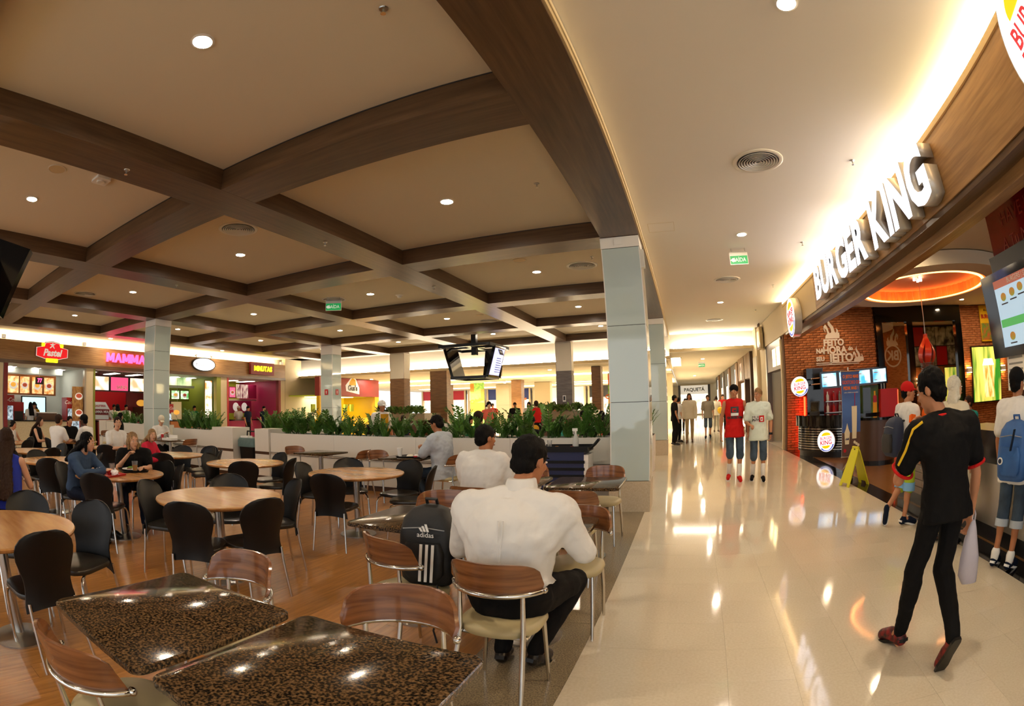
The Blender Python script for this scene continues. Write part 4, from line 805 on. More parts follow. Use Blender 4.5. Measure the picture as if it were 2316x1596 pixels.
person('woman with long dark hair in the group before the pastry shop', -11.75, 3.5, .9, 'sit', 1.64, .018, 'skin_c', 'c_black', 0, 'c_black', 1, 'black', 'black', 'long', 'hair_brown')
person('man in a white t-shirt and grey cap in the group before the pastry shop', -10.9, 3.75, 2.0, 'sit', 1.78, .018, 'skin_b', 'c_white', .7, 'c_black', 1, 'black', 'black', 'short', 'hair_brown')
person('man in a white t-shirt and black cap in the group before the pastry shop', -10.9, 4.55, -2.6, 'sit', 1.76, .018, 'skin_d', 'c_white', .8, 'c_black', 1, 'black', 'black', 'cap', 'hair_black', cap_m='c_black')
person('dark haired person in black behind the group before the pastry shop', -12.05, 4.5, 0, 'sit', 1.66, .02, 'skin_a', 'c_black', .7, 'c_black', 1, 'black', 'black', 'short', 'hair_black')
person('child in a white top at the far left table', -11.9, 2.85, .6, 'sit', 1.4, .02, 'skin_a', 'c_white', 0, 'c_grey', 1, 'black', 'black', 'bun', 'hair_black')
person('long haired woman in black standing behind the boy in the white shirt', -12.6, 6.3, 1.2, 'stand', 1.4, .02, 'skin_c', 'c_black', 1.5, 'c_black', 1, 'black', 'black', 'long', 'hair_black', face_on=False)
person('kitchen hand in a white cap, white shirt and yellow apron behind the planter', -6.28, 9.4, -.5, 'stand', 1.68, .014, 'skin_b', 'c_white', .9, 'c_mustard', 1, 'black', 'black', 'cap', 'hair_black', look=(-.2, -.1), cap_m='c_white', hem=.1)
MB().box(-.09, .09, .125, .15, .75, 1.38).build('apron', 'c_mustard', bpy.data.objects['person.%03d' % (len([o for o in bpy.data.objects if o.name.startswith('person')]) - 1)], True)
person('man in a green t-shirt seated behind the planter', -3.77, 9.0, 2.6, 'sit', 1.95, .016, 'skin_b', 'c_green', .7, 'c_navy', 1, 'black', 'black', 'short', 'hair_brown')
person('person in a black hooded top seated behind the planter', -2.8, 8.9, 1.4, 'sit', 1.7, .016, 'skin_a', 'c_black', 1.9, 'c_black', 1, 'black', 'black', 'cap', 'c_black', cap_m='c_black', face_on=False, fat=1.15)
person('woman with long black hair in profile behind the planter', -2.28, 9.0, .1, 'sit', 1.66, .016, 'skin_b', 'c_teal', .6, 'c_black', 1, 'black', 'black', 'long', 'hair_black')
person('woman in a striped top eating at the right end of the planter', -1.35, 9.3, PI, 'sit', 1.66, .016, 'skin_a', 'c_black', .5, 'c_black', 1, 'black', 'black', 'bun', 'hair_black')
FAR = [(-5.2, 11.5, 0, 'sit', 'c_coral', 'mid', 'seated diner in coral behind the planter, left of the green shirt'), (-4.4, 12.5, 2, 'sit', 'c_white', 'short', 'seated diner in white behind the green shirted man'), (-6.0, 15.0, -1, 'stand', 'c_coral', 'bun', 'woman in coral walking beyond the planter'), (-4.9, 16.5, 2, 'stand', 'c_red', 'short', 'person in red beyond the planter'), (-3.2, 15.5, 0, 'sit', 'c_grey', 'short', 'grey haired diner beyond the planter'),
       (-6.4, 20.5, -1.5, 'stand', 'c_white', 'long', 'far woman in white left of the grey column'), (-5.7, 22, -1.5, 'stand', 'c_coral', 'long', 'far woman in a pale dress before the navy shop sign'), (-7.2, 21, -1.2, 'stand', 'c_black', 'short', 'far man in black before the navy shop sign'), (-2.2, 14, 2.8, 'sit', 'c_coral', 'short', 'diner in coral right of the grey column'), (-9.4, 24, -1.4, 'stand', 'c_red', 'short', 'far person in red by the red awning shop'),
       (-8.3, 11.8, 1, 'sit', 'c_black', 'short', 'diner in black behind the bin planter'), (-7.5, 12.3, 2, 'sit', 'c_navy', 'short', 'diner in navy behind the bin planter'), (-3.4, 11, 2.5, 'sit', 'c_mustard', 'short', 'diner in a patterned shirt behind the woman with black hair')]
for i, (x_, y_, f_, b_, c_, hr, lb) in enumerate(FAR): person(lb, x_, y_, f_, b_, 1.68, .026, ('skin_a', 'skin_b', 'skin_c')[i % 3], c_, .6, 'c_black', 1, 'black', 'black', hr, ('hair_black', 'hair_brown')[i % 2], face_on=False)
SHOPP = [(-19.6, 5.75, 'c_mustard', 'cap', 'shop assistant in a dark cap behind the pastry shop counter', 0), (-19.1, 5.45, 'c_white', 'long', 'long haired woman in white at the pastry shop counter', PI), (-19.4, 9.4, 'c_white', 'short', 'shop worker in white in the pink lettering shop', 0), (-19.3, 9.95, 'c_white', 'short', 'second worker in the pink lettering shop', 0), (-18.0, 8.9, 'c_beige', 'mid', 'customer with fair hair at the pink lettering shop', PI), (-19.3, 13.6, 'c_green', 'short', 'server in green under the oval sign', 0), (-18.0, 15.8, 'c_navy', 'short', 'dark shirted man queueing at the yellow lettering shop', .2), (-18.4, 17.2, 'c_navy', 'short', 'second dark shirted man queueing at the yellow lettering shop', .1), (-19.4, 16.4, 'c_white', 'cap', 'cook in a white cap in the yellow lettering shop', -.2)]
for i, (x_, y_, c_, hr, lb, f_) in enumerate(SHOPP): person(lb, x_, y_, f_, 'stand', 1.66, .022, ('skin_a', 'skin_c', 'skin_b')[i % 3], c_, .6, 'c_black', 1, 'black', 'black', hr, 'hair_black', cap_m=('c_white' if 'white cap' in lb else 'c_black') if hr == 'cap' else None, face_on=False)
# ================================================================== BURGER SHOP
glow('sign_white', 'f4f2ff', 3.2); mat('silver_return', 'cfccc6', .3, metal=.35); glow('logo_white', 'fbfaff', 1.15)
mat('logo_red', 'c0272d', .5, emit='c0272d', es=.7); mat('logo_yellow', 'f5b400', .5, emit='f5b400', es=.9); mat('logo_blue', '2a3da8', .5, emit='2a3da8', es=.7)
M_GLYPH = [(0, 0), (.17, 0), (.17, .43), (.4, .1), (.63, .43), (.63, 0), (.8, 0), (.8, .72), (.4, .33), (0, .72), (0, .72), (0, .36)]
M_GLYPH = [(0, 0), (.18, 0), (.18, .42), (.33, .1), (.47, .1), (.62, .42), (.62, 0), (.8, 0), (.8, .72), (.6, .72), (.4, .3), (.2, .72), (0, .72)]
def letter_row(t, word, length, height, x, y0, z, ext, m_side, m_face, off=.035, gap=.06, rot=FACE_NX, dirv=(0, -1, 0)):
    items = []; tot = 0
    for ch in word:
        if ch == ' ': items.append((None, .32)); tot += .32; continue
        o = text(ch, 1, m_side, t, (0, 0, 0), ext=0, off=off, name='letter', align='LEFT') if ch != 'M' else MB().add([(x_, y_, 0) for x_, y_ in M_GLYPH], [tuple(range(13))]).build('letter', m_side, t); xs_ = [v.co.x for v in o.data.vertices]; w = max(xs_) - min(xs_); items.append((o, w, min(xs_))); tot += w + gap
    k = length / tot; hz = height / .76; pos = 0
    for it in items:
        if it[0] is None: pos += it[1]; continue
        o, w, mn = it; d = o.data; ys_ = [v.co.y for v in d.vertices]; mid = (max(ys_) + min(ys_)) / 2
        bm = bmesh.new(); bm.from_mesh(d)
        for v in bm.verts: v.co.x = (v.co.x - mn) * k; v.co.y = (v.co.y - mid) * hz; v.co.z = 0
        fm = bpy.data.meshes.new('lit_face'); bm.to_mesh(fm); fm.materials.append(MATS[m_face])
        r = bmesh.ops.extrude_face_region(bm, geom=bm.faces[:]); bmesh.ops.translate(bm, verts=[g for g in r['geom'] if isinstance(g, bmesh.types.BMVert)], vec=(0, 0, -ext)); bmesh.ops.recalc_face_normals(bm, faces=bm.faces[:]); bm.to_mesh(d); bm.free()
        o.location = (x + dirv[0] * pos * k, y0 + dirv[1] * pos * k, z); o.rotation_euler = rot; link('lit_face', fm, o, (0, 0, .003)); pos += w + gap
SG = thing('shop_sign', 'large white lit letters with silver sides along the burger shop fascia', 'sign', (0, 0, 0))
letter_row(SG, 'BURGER KING', 5.43, .62, 2.87, 9.73, 3.55, .19, 'silver_return', 'sign_white', off=.04)
def bun(r, up=1): 
    P = [(.52 * r * math.cos(a), .30 * r * math.sin(a)) for a in [PI * k / 16 for k in range(17)]]; return [(x, y * up) for x, y in (P if up > 0 else P[::-1])]
def bk_logo(label, loc, rot, r, depth=.12, lit='logo_white'):
    t = thing('logo_disc', label, 'sign', loc, rot=rot)
    MB().prism(disc(r, 40), -depth, -.004).build('housing', 'silver_return', t, .6); MB().prism(disc(r * .975, 40), -.004, 0).build('lit_face', lit, t)
    flat('bun_shape', 'logo_yellow', t, bun(r), (0, r * .48, 0), (0, 0, .12)); flat('bun_shape', 'logo_yellow', t, bun(r * .9, -1), (0, -r * .42, 0), (0, 0, .12))
    text('BURGER', r * .40, 'logo_red', t, (0, r * .24, .002), (0, 0, .12), ext=.003, off=r * .006, sx=.92); text('KING', r * .56, 'logo_red', t, (0, -r * .16, .002), (0, 0, .12), ext=.003, off=r * .012, sx=1.0)
    arc = [(r * .93 * math.cos(a), r * .93 * math.sin(a)) for a in [-2.5 + k * .125 for k in range(17)]] + [(r * .74 * math.cos(a), r * .80 * math.sin(a) - r * .06) for a in [-.5 - k * .125 for k in range(17)]]
    flat('swoosh', 'logo_blue', t, arc, (0, 0, 0), (0, 0, .25)); return t
bk_logo('round lit burger logo disc at the far end of the fascia', (2.86, 12.35, 3.32), FACE_NX, .46, .2)
bk_logo('round lit burger logo disc cut off by the upper right corner', (2.86, 1.78, 3.42), FACE_NX, .52, .2)
bk_logo('round lit burger logo disc bracketed to the brick wall', (3.43, 14.2, 1.735), FACE_NY, .27, .06)
_a = math.atan2(-.86, -.5); bk_logo('round lit burger logo disc on the dark curved counter', (3.62, 12.13, .42), (PI / 2, 0, -.72), .255, .04)
# round dropped ring with an orange curtain, and the flame lamp
RG = thing('ceiling_ring', 'round dropped ceiling ring lined with a glowing orange pleated curtain', 'ceiling ring', (6.15, 10.7, 3.6))
MB().ring([(1.75, 0), (2.35, 0), (2.35, .25), (1.75, .25)], n=72).build('ring_soffit', 'plaster', RG, .6)
mat('curtain', 'd2501a', .7, col2='e98a2c', sc=(1, 1, .6), nscale=1.2, emit='e0601c', es=.5)  # curtain's own emission stands in for lamp light on the cloth
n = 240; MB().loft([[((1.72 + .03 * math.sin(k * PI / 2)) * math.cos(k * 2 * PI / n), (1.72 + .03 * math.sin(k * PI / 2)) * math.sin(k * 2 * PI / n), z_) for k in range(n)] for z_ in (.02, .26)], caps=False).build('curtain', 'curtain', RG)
mat('lit_peach', 'e8a07a', .8); MB().lathe([(0, .262), (1.9, .262), (1.9, .268), (0, .268)], n=64).build('ring_top', 'lit_peach', RG)  # warm light on the cap is put into its base colour
glow('ring_glow', 'ff9a4a', 9); MB().ring([(1.60, .005), (1.68, .005), (1.68, .02), (1.60, .02)], n=72).build('ring_lamp', 'ring_glow', RG)
PD = thing('pendant_lamp', 'hanging red flame shaped lamp under the ceiling ring', 'lamp', (5.98, 10.7, 1.80))
MB().cyl((0, 0, .5), (0, 0, 2.06), .012).build('rod', 'steel', PD); mat('flame_red', 'b5301c', .3, coat=.4)
for k in range(6):
    a = k * PI / 3; rs = []
    for j in range(12):
        u = j / 11; r_ = .05 + .2 * math.sin(PI * min(u * 1.15, 1)) * (1 - .3 * u); z_ = .08 + .75 * u; aa = a + .5 * u; w_ = .085 * math.sin(PI * (u * .92 + .05)) + .006; c_ = V((r_ * math.cos(aa), r_ * math.sin(aa), z_)); tg = V((-math.sin(aa), math.cos(aa), 0)); nr = V((math.cos(aa), math.sin(aa), 0))
        rs.append([c_ - tg * w_, c_ + nr * .008, c_ + tg * w_, c_ - nr * .008])
    MB().loft(rs).build('petal', 'flame_red', PD, True)
for j in range(6): MB().ring([(.15 + .012 * (j % 2), j * .035 + .02), (.165 + .012 * (j % 2), j * .035 + .02), (.165 + .012 * (j % 2), j * .035 + .038), (.15 + .012 * (j % 2), j * .035 + .038)], n=24).build('coil_ring', 'brown', PD)
MB().lathe([(0, -.2), (.03, -.19), (.02, -.05), (.12, .0), (.12, .03), (0, .03)], n=16).build('finial', 'chrome', PD, True)
for dx, dy in ((-.12, 0), (.1, .05), (.02, -.1), (.06, .14)): MB().lathe([(0, 0), (.035, 0), (.035, .05), (0, .05)], (dx, dy, 1.98), 12).build('spot_head', 'lamp_small' if 'lamp_small' in MATS else glow('lamp_small', 'fff0d8', 14), PD)
for i, (x_, y_) in enumerate(((4.4, 8.3), (8.8, 8.6), (4.5, 13.4), (9.3, 13.6), (7.5, 5.5), (4.6, 5.0), (10.9, 13.3))):
    t = thing('shop_downlight', 'small warm downlight in the burger shop ceiling', 'light', (x_, y_, 3.87), group='burger shop downlights'); link('trim_ring', LR, t); MB().lathe([(0, -.005), (.075, -.005), (.075, 0), (0, 0)], n=20).build('lamp_disc', 'bk_lamp' if 'bk_lamp' in MATS else glow('bk_lamp', 'ffe2b8', 420), t)
# painted lettering and flame on the brick wall
PT = thing('painted_slogan', 'white painted flame and slogan lettering on the brick wall', 'wall lettering', (0, 14.605, 0)); mat('paint_white', 'e8dccb', .8)
text('FEITO', .25, 'paint_white', PT, (4.72, 0, 2.90), off=.012, ext=.006, sx=1.05); text('NA', .17, 'paint_white', PT, (4.24, 0, 2.68), off=.01, ext=.006); text('HORA', .27, 'paint_white', PT, (4.74, 0, 2.69), off=.012, ext=.006, sx=1.05); text('do', .15, 'paint_white', PT, (5.28, 0, 2.72), off=.008, ext=.006)
text('SEU', .16, 'paint_white', PT, (4.24, 0, 2.46), off=.008, ext=.006); text('JEITO', .30, 'paint_white', PT, (4.95, 0, 2.47), off=.014, ext=.006, sx=1.1)
MB().box(4.1, 5.6, -.006, .006, 2.335, 2.36).box(4.1, 5.55, -.006, .006, 2.29, 2.31).build('underline', 'paint_white', PT)
def flame(P0, sc): return [(x * sc, y * sc) for x, y in ((-.3, 0), (-.27, .1), (-.2, .17), (-.22, .28), (-.3, .36), (-.28, .26), (-.27, .2), (-.33, .3), (-.33, .4), (-.25, .47), (-.17, .36), (-.14, .24), (-.1, .17), (-.04, .22), (-.06, .34), (-.14, .44), (-.16, .58), (-.08, .72), (-.1, .58), (-.03, .48), (.06, .38), (.09, .24), (.13, .18), (.17, .24), (.16, .34), (.23, .27), (.24, .16), (.28, .2), (.28, .08), (.27, 0))]
flat('flame', 'paint_white', PT, flame(0, .85), (4.7, 0, 3.02)); flat('flame', 'paint_white', PT, flame(0, .6), (5.55, 0, 2.36))
# mirror in a black frame, photo collage on the partition it looks at
MR = thing('framed_mirror', 'tall black framed mirror on the brick back wall', 'mirror', (7.97, 14.6, 0)); mat('mirror_glass', 'd8d4cc', .015, metal=1)
for x0, x1, z0, z1 in ((-1.75, -1.52, .3, 3.86), (-.58, -.34, .3, 3.4), (1.5, 1.78, .3, 3.86), (-1.52, 1.5, 3.4, 3.86), (-1.52, -.58, .3, .5), (-.34, 1.5, .3, .5)): B('frame_bar', 'black_gloss', MR, x0, x1, -.09, .03, z0, z1)
B('pane', 'mirror_glass', MR, -1.52, -.58, .0, .02, .5, 3.4); B('pane', 'mirror_glass', MR, -.34, 1.5, .0, .02, .5, 3.4)
PW = tag(link('wall_partition', None), kind='structure'); B('panel', 'brown', PW, 8.4, 12.6, 9.9, 9.95, 0, 3.86); B('brick_face', 'brick_field', PW, 8.4, 12.6, 9.95, 10.0, 0, 3.86)
FX = (PI / 2, 0, PI)
EM = thing('painted_emblem', 'white painted flaming round emblem on the partition, seen in the mirror', 'wall lettering', (8.95, 10.005, 2.75)); MB().ring([(.36, 0), (.42, 0), (.42, .008), (.36, .008)], n=40).build('emblem_ring', 'paint_white', EM, rot=FX); text('BK', .5, 'paint_white', EM, (0, .008, 0), FX, off=.015); flat('flame', 'paint_white', EM, flame(0, 1.0), (0, 0, .38), FX)
PC = thing('photo_collage', 'black and white photo collage on the partition, seen in the mirror', 'picture', (11.3, 10.01, 3.05)); B('frame', 'black', PC, -1.35, 1.25, 0, .03, -.78, .78)
mat('photo_a', 'cfcac0', .5, col2='2d2a28', nscale=3.5, det=3); mat('photo_b', 'b7b0a4', .5, col2='4c4844', nscale=6, det=3)
for i in range(4):
    for j in range(2): B('photo', ('photo_a', 'photo_b', 'red', 'photo_b')[(i + 2 * j) % 4] if (i, j) != (3, 1) else 'photo_a', PC, -1.3 + .63 * i, -.7 + .63 * i, .03, .04, -.74 + .75 * j, -.02 + .75 * j)
mat('lit_poster', 'e8d860', .6, col2='2f7a1e', sc=(2.2, 1, .35), nscale=1.5, det=3, lo=.4, hi=.6, emit='f2e27a', es=1.1); mat('lit_drink', 'd9822b', .5, col2='f6dc90', sc=(4, 1, .6), nscale=2, lo=.4, hi=.6, emit='f0a040', es=1.3); mat('lit_drink_top', 'fff3c0', .5, emit='fff3c0', es=3)
def lightbox(label, x, z0, z1, w, y, sgn=-1):
    t = thing('lightbox_poster', label, 'poster', (x, y, z0)); h_ = z1 - z0
    B('box', 'black', t, -w - .03, w + .03, 0, -sgn * .08 * -1 if False else (.08 if sgn < 0 else -.08), -.03, h_ + .03); B('lit_print', 'lit_poster', t, -w, w, sgn * .004, sgn * .001, 0, h_)
    g = [(-.32 * w * 2 * .5, 0), (.34 * w, 0), (.42 * w, .62 * h_), (-.42 * w, .62 * h_)]; flat('glass_print', 'lit_drink', t, g, (.1 * w, sgn * .006, .07 * h_), FACE_NY if sgn < 0 else FX); flat('foam_print', 'lit_drink_top', t, [(-.42 * w, 0), (.42 * w, 0), (.3 * w, .12 * h_), (-.3 * w, .12 * h_)], (.1 * w, sgn * .007, .66 * h_), FACE_NY if sgn < 0 else FX)
lightbox('backlit green and yellow drink poster on the right brick wall', 10.86, .95, 2.58, .70, 14.53); lightbox('backlit drink poster on the partition, seen in the mirror', 12.1, .7, 2.2, .42, 10.01, 1)
for lb, x_, y_, z_, s_ in (('left', 9.98, 14.6, 1.95, -1), ('right', 11.72, 14.6, 1.95, -1), ('mirrored', 10.0, 10.0, 1.8, 1)):
    t = thing('wall_sconce', {'left': 'warm wall sconce left of the lit drink poster', 'right': 'warm wall sconce right of the lit drink poster', 'mirrored': 'warm wall sconce on the partition'}[lb], 'light', (x_, y_, z_)); B('shade', 'white', t, -.1, .1, .12 * s_, 0, -.1, .02); MB().box(-.08, .08, .10 * s_, .02 * s_, .03, .05).build('lamp', glow('sconce_lamp', 'ffc070', 60), t); MB().box(-.09, .09, .11 * s_, .02 * s_, -.115, -.105).build('lamp', glow('sconce_lamp', 'ffc070', 60), t)
t = thing('wall_poster', 'yellow burger poster high on the right brick wall', 'poster', (11.1, 14.6, 2.75)); B('board', 'yellow', t, -.35, .4, -.03, 0, 0, 1.1); mat('food_print', 'c4592a', .6, col2='5d8a2a', nscale=7, det=2); B('food_print', 'food_print', t, -.33, .38, -.036, -.03, .04, .55); text('BURGER', .17, 'red', t, (.02, -.04, .75), off=.006); text("It's the", .1, 'black', t, (0, -.04, .95))
# curved service counter
KC = thing('service_counter', 'curved black service counter with chrome stripes in front of the brick wall', 'counter', (4.6, 13.55, 0))
def arcband(r0, r1, a0, a1, z0, z1, n=28): 
    P = [(r1 * math.cos(a0 + (a1 - a0) * k / n), r1 * math.sin(a0 + (a1 - a0) * k / n)) for k in range(n + 1)] + [(r0 * math.cos(a1 + (a0 - a1) * k / n), r0 * math.sin(a1 + (a0 - a1) * k / n)) for k in range(n + 1)]
    return MB().prism(P, z0, z1)
A0, A1 = math.radians(188), math.radians(292)
arcband(.9, 1.40, A0, A1, 0, .14).build('plinth', 'black', KC); arcband(.95, 1.45, A0, A1, .14, .74).build('front', 'black_gloss', KC, .6); arcband(.85, 1.52, A0, A1, .74, .97).build('top_band', 'black_stone', KC, .6); arcband(.8, 1.53, A0, A1, .97, 1.0).build('worktop', 'black_gloss', KC, .6)
for k in range(9): arcband(1.44, 1.462, A0, A1, .19 + .06 * k, .205 + .06 * k).build('chrome_stripe', 'chrome', KC)
K2 = thing('curved_unit', 'brown curved counter end behind the promo banner', 'counter', (4.5, 10.85, 0)); arcband(.2, .52, math.radians(150), math.radians(330), .1, .92).build('front', 'brown', K2, .6); arcband(.2, .5, math.radians(150), math.radians(330), 0, .1).build('plinth', 'black', K2); arcband(.0, .54, math.radians(150), math.radians(330), .92, .97).build('worktop', 'black_gloss', K2)
t = thing('cash_register', 'dark till screen on the curved counter', 'till', (3.6, 13.2, 1.0), -.6); B('base', 'dark_grey', t, -.12, .12, -.1, .1, 0, .06); MB().box(-.13, .13, -.02, .02, 0, .28).build('screen', 'dark_grey', t, loc=(0, -.02, .06), rot=(-.3, 0, 0)); MB().box(-.11, .11, -.024, -.02, .02, .25).build('display', 'black_gloss', t, loc=(0, -.02, .06), rot=(-.3, 0, 0))
t = thing('back_cabinet', 'tall black cabinet against the brick wall behind the till', 'cabinet', (3.95, 14.35, 0)); B('body', 'black_gloss', t, -.3, .22, -.15, .23, 0, 2.2); B('top_box', 'black', t, -.1, .2, -.16, -.15, 1.9, 2.18); B('red_led', glow('led_red', 'ff2a10', 14), t, -.325, -.305, .1, .2, .05, 1.45)
t = thing('red_shelf_unit', 'red backed shelf unit full of cups and bottles', 'shelf', (5.0, 14.45, .98)); B('back', 'red', t, -.8, .55, 0, .1, -.9, .68); B('shelf', 'steel', t, -.75, .5, -.2, 0, .3, .32); B('shelf', 'steel', t, -.75, .5, -.2, 0, .0, .02); B('cabinet', 'dark_grey', t, -.8, .55, -.22, 0, -.9, -.02)
for i in range(11):
    q = thing('bottle' if i % 3 else 'cup_stack', ('small bottle' if i % 3 else 'stack of paper cups') + (' on the upper' if i < 6 else ' on the lower') + ' red backed shelf', 'bottle' if i % 3 else 'cups', (4.33 + .2 * (i % 6), 14.33, 1.30 if i < 6 else 1.0), group='items on the red backed shelf ' + ('upper' if i < 6 else 'lower')); MB().lathe([(0, 0), (.04, 0), (.045, .15), (.02, .2), (.02, .24), (0, .24)], n=12).build('body', ('white', 'red', 'grey')[i % 3], q, True); MB().lathe([(0, .24), (.022, .24), (.022, .26), (0, .26)], n=10).build('lid', 'white', q)
mat('fridge_print', '4c8a2a', .4, col2='20401c', nscale=3)
t = thing('drinks_fridge', 'green drinks fridge with bottles printed on its side', 'fridge', (5.62, 14.1, 0)); B('body', 'fridge_print', t, -.3, .25, -.25, .3, 0, 1.66); B('glass_door', 'black_gloss', t, -.28, -.02, -.26, -.25, .5, 1.6); flat('bottle_print', 'yellow', t, [(-.07, 0), (.07, 0), (.07, .3), (.03, .45), (.03, .6), (-.03, .6), (-.03, .45), (-.07, .3)], (.12, -.255, .9)); B('label_print', 'red', t, .06, .18, -.27, -.262, 1.2, 1.38)
t = thing('red_cooler', 'red cooler cabinet right of the green fridge', 'fridge', (6.18, 13.95, 0)); B('body', 'red', t, -.3, .3, -.28, .3, 0, 1.54); B('lit_edge', glow('lit_red', 'ff4a2a', 4), t, .29, .31, -.285, -.27, .2, 1.5)
mat('scr_blue', '3d9bdc', .3, col2='d8f0fb', sc=(1, 1, 1), nscale=2.5, det=1, emit='4aa8e6', es=1.5); mat('scr_cup', 'e9e4dc', .4, emit='e9e4dc', es=1.2)
t = thing('menu_screens', 'row of blue menu screens on steel pipes over the service counter', 'screen', (5.1, 13.8, 0), rot=(0, -.03, 0))
for k in range(4):
    x_ = -1.09 + .555 * k; B('screen_case', 'black_gloss', t, x_, x_ + .545, -.05, .05, 1.66, 2.10); B('picture', 'scr_blue', t, x_ + .05, x_ + .5, -.055, -.05, 1.71, 2.05); flat('cup_print', 'scr_cup', t, [(-.05, 0), (.05, 0), (.07, .2), (-.07, .2)], (x_ + .38, -.057, 1.78)); B('text_line', 'white', t, x_ + .08, x_ + .22, -.058, -.055, 1.95, 1.975); B('text_line', 'white', t, x_ + .08, x_ + .18, -.058, -.055, 1.76, 1.78)
for z_ in (1.8, 1.95): MB().cyl((-1.35, 0, z_), (-1.09, 0, z_), .02).build('pipe', 'steel', t)
for x_ in (.95, 1.05): MB().cyl((x_, .1, 0), (x_, .1, 1.7), .018).build('pipe', 'steel', t)
# front counter along the corridor and the menu screens above it
FC = thing('front_counter', 'burger shop front counter with steel panels and brown tiles', 'counter', (3.45, 0, 0)); B('plinth', 'black', FC, .02, .5, -2, 7.2, 0, .14); B('core', 'dark_grey', FC, .02, .5, -2, 7.2, .14, .90)
mat('slat_tile', '6a5748', .4, rnd=.12)
for r_ in range(8):
    for c_ in range(6): B('tile', 'slat_tile', FC, 0, .02, 5.42 + .3 * c_, 5.71 + .3 * c_, .15 + .094 * r_, .236 + .094 * r_)
for k in range(4): B('steel_panel', 'steel', FC, 0, .02, -1.6 + 1.75 * k, .14 + 1.75 * k, .15, .74)
B('overhang', 'black', FC, -.12, .52, -2, 5.35, .76, 1.06); B('worktop', 'black_gloss', FC, -.04, .55, 5.35, 7.25, .92, 1.0); glow('lit_panel', 'ffd27a', 3); B('lit_panel', 'lit_panel', FC, .3, .5, 3.9, 4.6, 1.062, 1.2)
RB = thing('red_bulkhead', 'glossy dark red bulkhead above the burger counter with faint lettering', 'panel', (4.0, 0, 0)); B('panel', 'deep_red', RB, 0, .6, -2, 4.85, 2.58, 3.86); mat('red_print', '8c2418', .3)
text('HAVE IT YOUR WAY', .2, 'red_print', RB, (-.006, 3.6, 3.1), FACE_NX, ext=.002); text('A Tu Manera', .18, 'red_print', RB, (-.006, 4.1, 2.85), FACE_NX, ext=.002)
mat('scr_pale', 'a9c6dc', .3, emit='a9c6dc', es=.55); mat('scr_green', '3f8f4a', .4, emit='3f8f4a', es=.8); mat('scr_brown', '8a4a3a', .4, emit='8a4a3a', es=.8); mat('burger_print', 'a8622c', .5, col2='5a8a2a', sc=(1, 1, 5), nscale=4, emit='a8622c', es=.6); mat('scr_violet', '7a70b8', .4, emit='7a70b8', es=.8)
MS = thing('menu_board', 'large pale blue menu screen tilted over the burger counter at the right edge', 'screen', (3.93, 4.12, 2.16)); MS.rotation_euler = (0, -.12, 0)
B('case', 'black_gloss', MS, 0, .12, -1.2, 1.0, -.42, .45); B('bracket', 'black', MS, .1, .4, -.9, .8, .3, .62); B('picture', 'scr_pale', MS, -.006, 0, -.95, .72, -.32, .36)
B('header_band', 'scr_brown', MS, -.009, -.006, -.95, .72, .28, .36); B('band', 'scr_green', MS, -.009, -.006, .2, .7, -.12, -.04); B('band', 'scr_violet', MS, -.009, -.006, -.35, .1, .03, .1)
for k, (yy, zz) in enumerate(((.55, .18), (.35, .2), (.17, .22), (-.05, .2), (-.3, .18), (-.05, -.02), (-.3, -.04), (.5, -.22), (-.1, -.2))): flat('burger_print', 'burger_print', MS, disc(.055, 14, .042), (-.008, yy, zz), FACE_NX); B('text_line', 'dark_grey', MS, -.009, -.006, yy - .07, yy + .07, zz - .075, zz - .062)
text('BURGERS | SNACKS', .07, 'white', MS, (-.012, .1, .32), FACE_NX, ext=.001)
t = thing('offer_sheet', 'paper offer sheet hanging below the menu screen', 'sign', (4.0, 4.0, 1.35)); B('sheet', 'paper', t, 0, .01, -.5, .42, 0, .36); text('OFERTAS', .1, 'red', t, (-.004, 0, .27), FACE_NX, ext=.001, off=.003); text('SO NO', .09, 'red', t, (-.004, 0, .13), FACE_NX, ext=.001, off=.003)
t = thing('paper_notice', 'small printed notice left of the offer sheet', 'sign', (4.02, 4.7, 1.4)); B('sheet', 'paper', t, 0, .01, -.2, .18, 0, .5); [B('text_line', 'grey', t, -.002, 0, -.16, .14, .08 + .06 * k, .1 + .06 * k) for k in range(6)]
# promo banner and wet floor sign
mat('banner_art', '4a6fae', .5, col2='2c3f78', sc=(.2, .2, .6), nscale=2); mat('cup_cream', 'e6d9b4', .5); mat('cup_brown', '5b4032', .5)
BN = thing('promo_banner', 'blue roll banner with milkshake cups and orange lettering on a chrome stand', 'banner', (3.57, 10.0, 0), .22)
B('cloth', 'banner_art', BN, -.235, .235, -.01, .01, .74, 1.90); B('cloth', 'cup_brown', BN, -.235, .235, -.01, .01, .30, .74); B('rear_cloth', 'grey', BN, -.2, .27, .06, .08, .28, 1.9)
for z_ in (.28, 1.9): MB().cyl((-.25, 0, z_), (.25, 0, z_), .014).build('bar', 'steel', BN)
MB().cyl((-.02, .05, .05), (-.02, .05, 1.98), .014).build('pole', 'steel', BN)
for dx, dy in ((-.25, -.18), (.25, -.1), (0, .3)): MB().cyl((-.02, .05, .2), (dx, dy, 0), .01).build('leg', 'steel', BN)
for k, (w_, zz, sz) in enumerate((('O JEITO MAIS', 1.80, .085), ('GOSTOSO DE', 1.69, .09), ('PEDIR MAIS 1', 1.58, .085))): text(w_, sz, 'orange' if k != 1 else 'c_coral', BN, (0, -.014, zz), off=.003, ext=.001, sx=.82)
text('sundae e milkshake com ovomaltine', .03, 'white', BN, (0, -.014, 1.5), ext=.001, sx=.85)
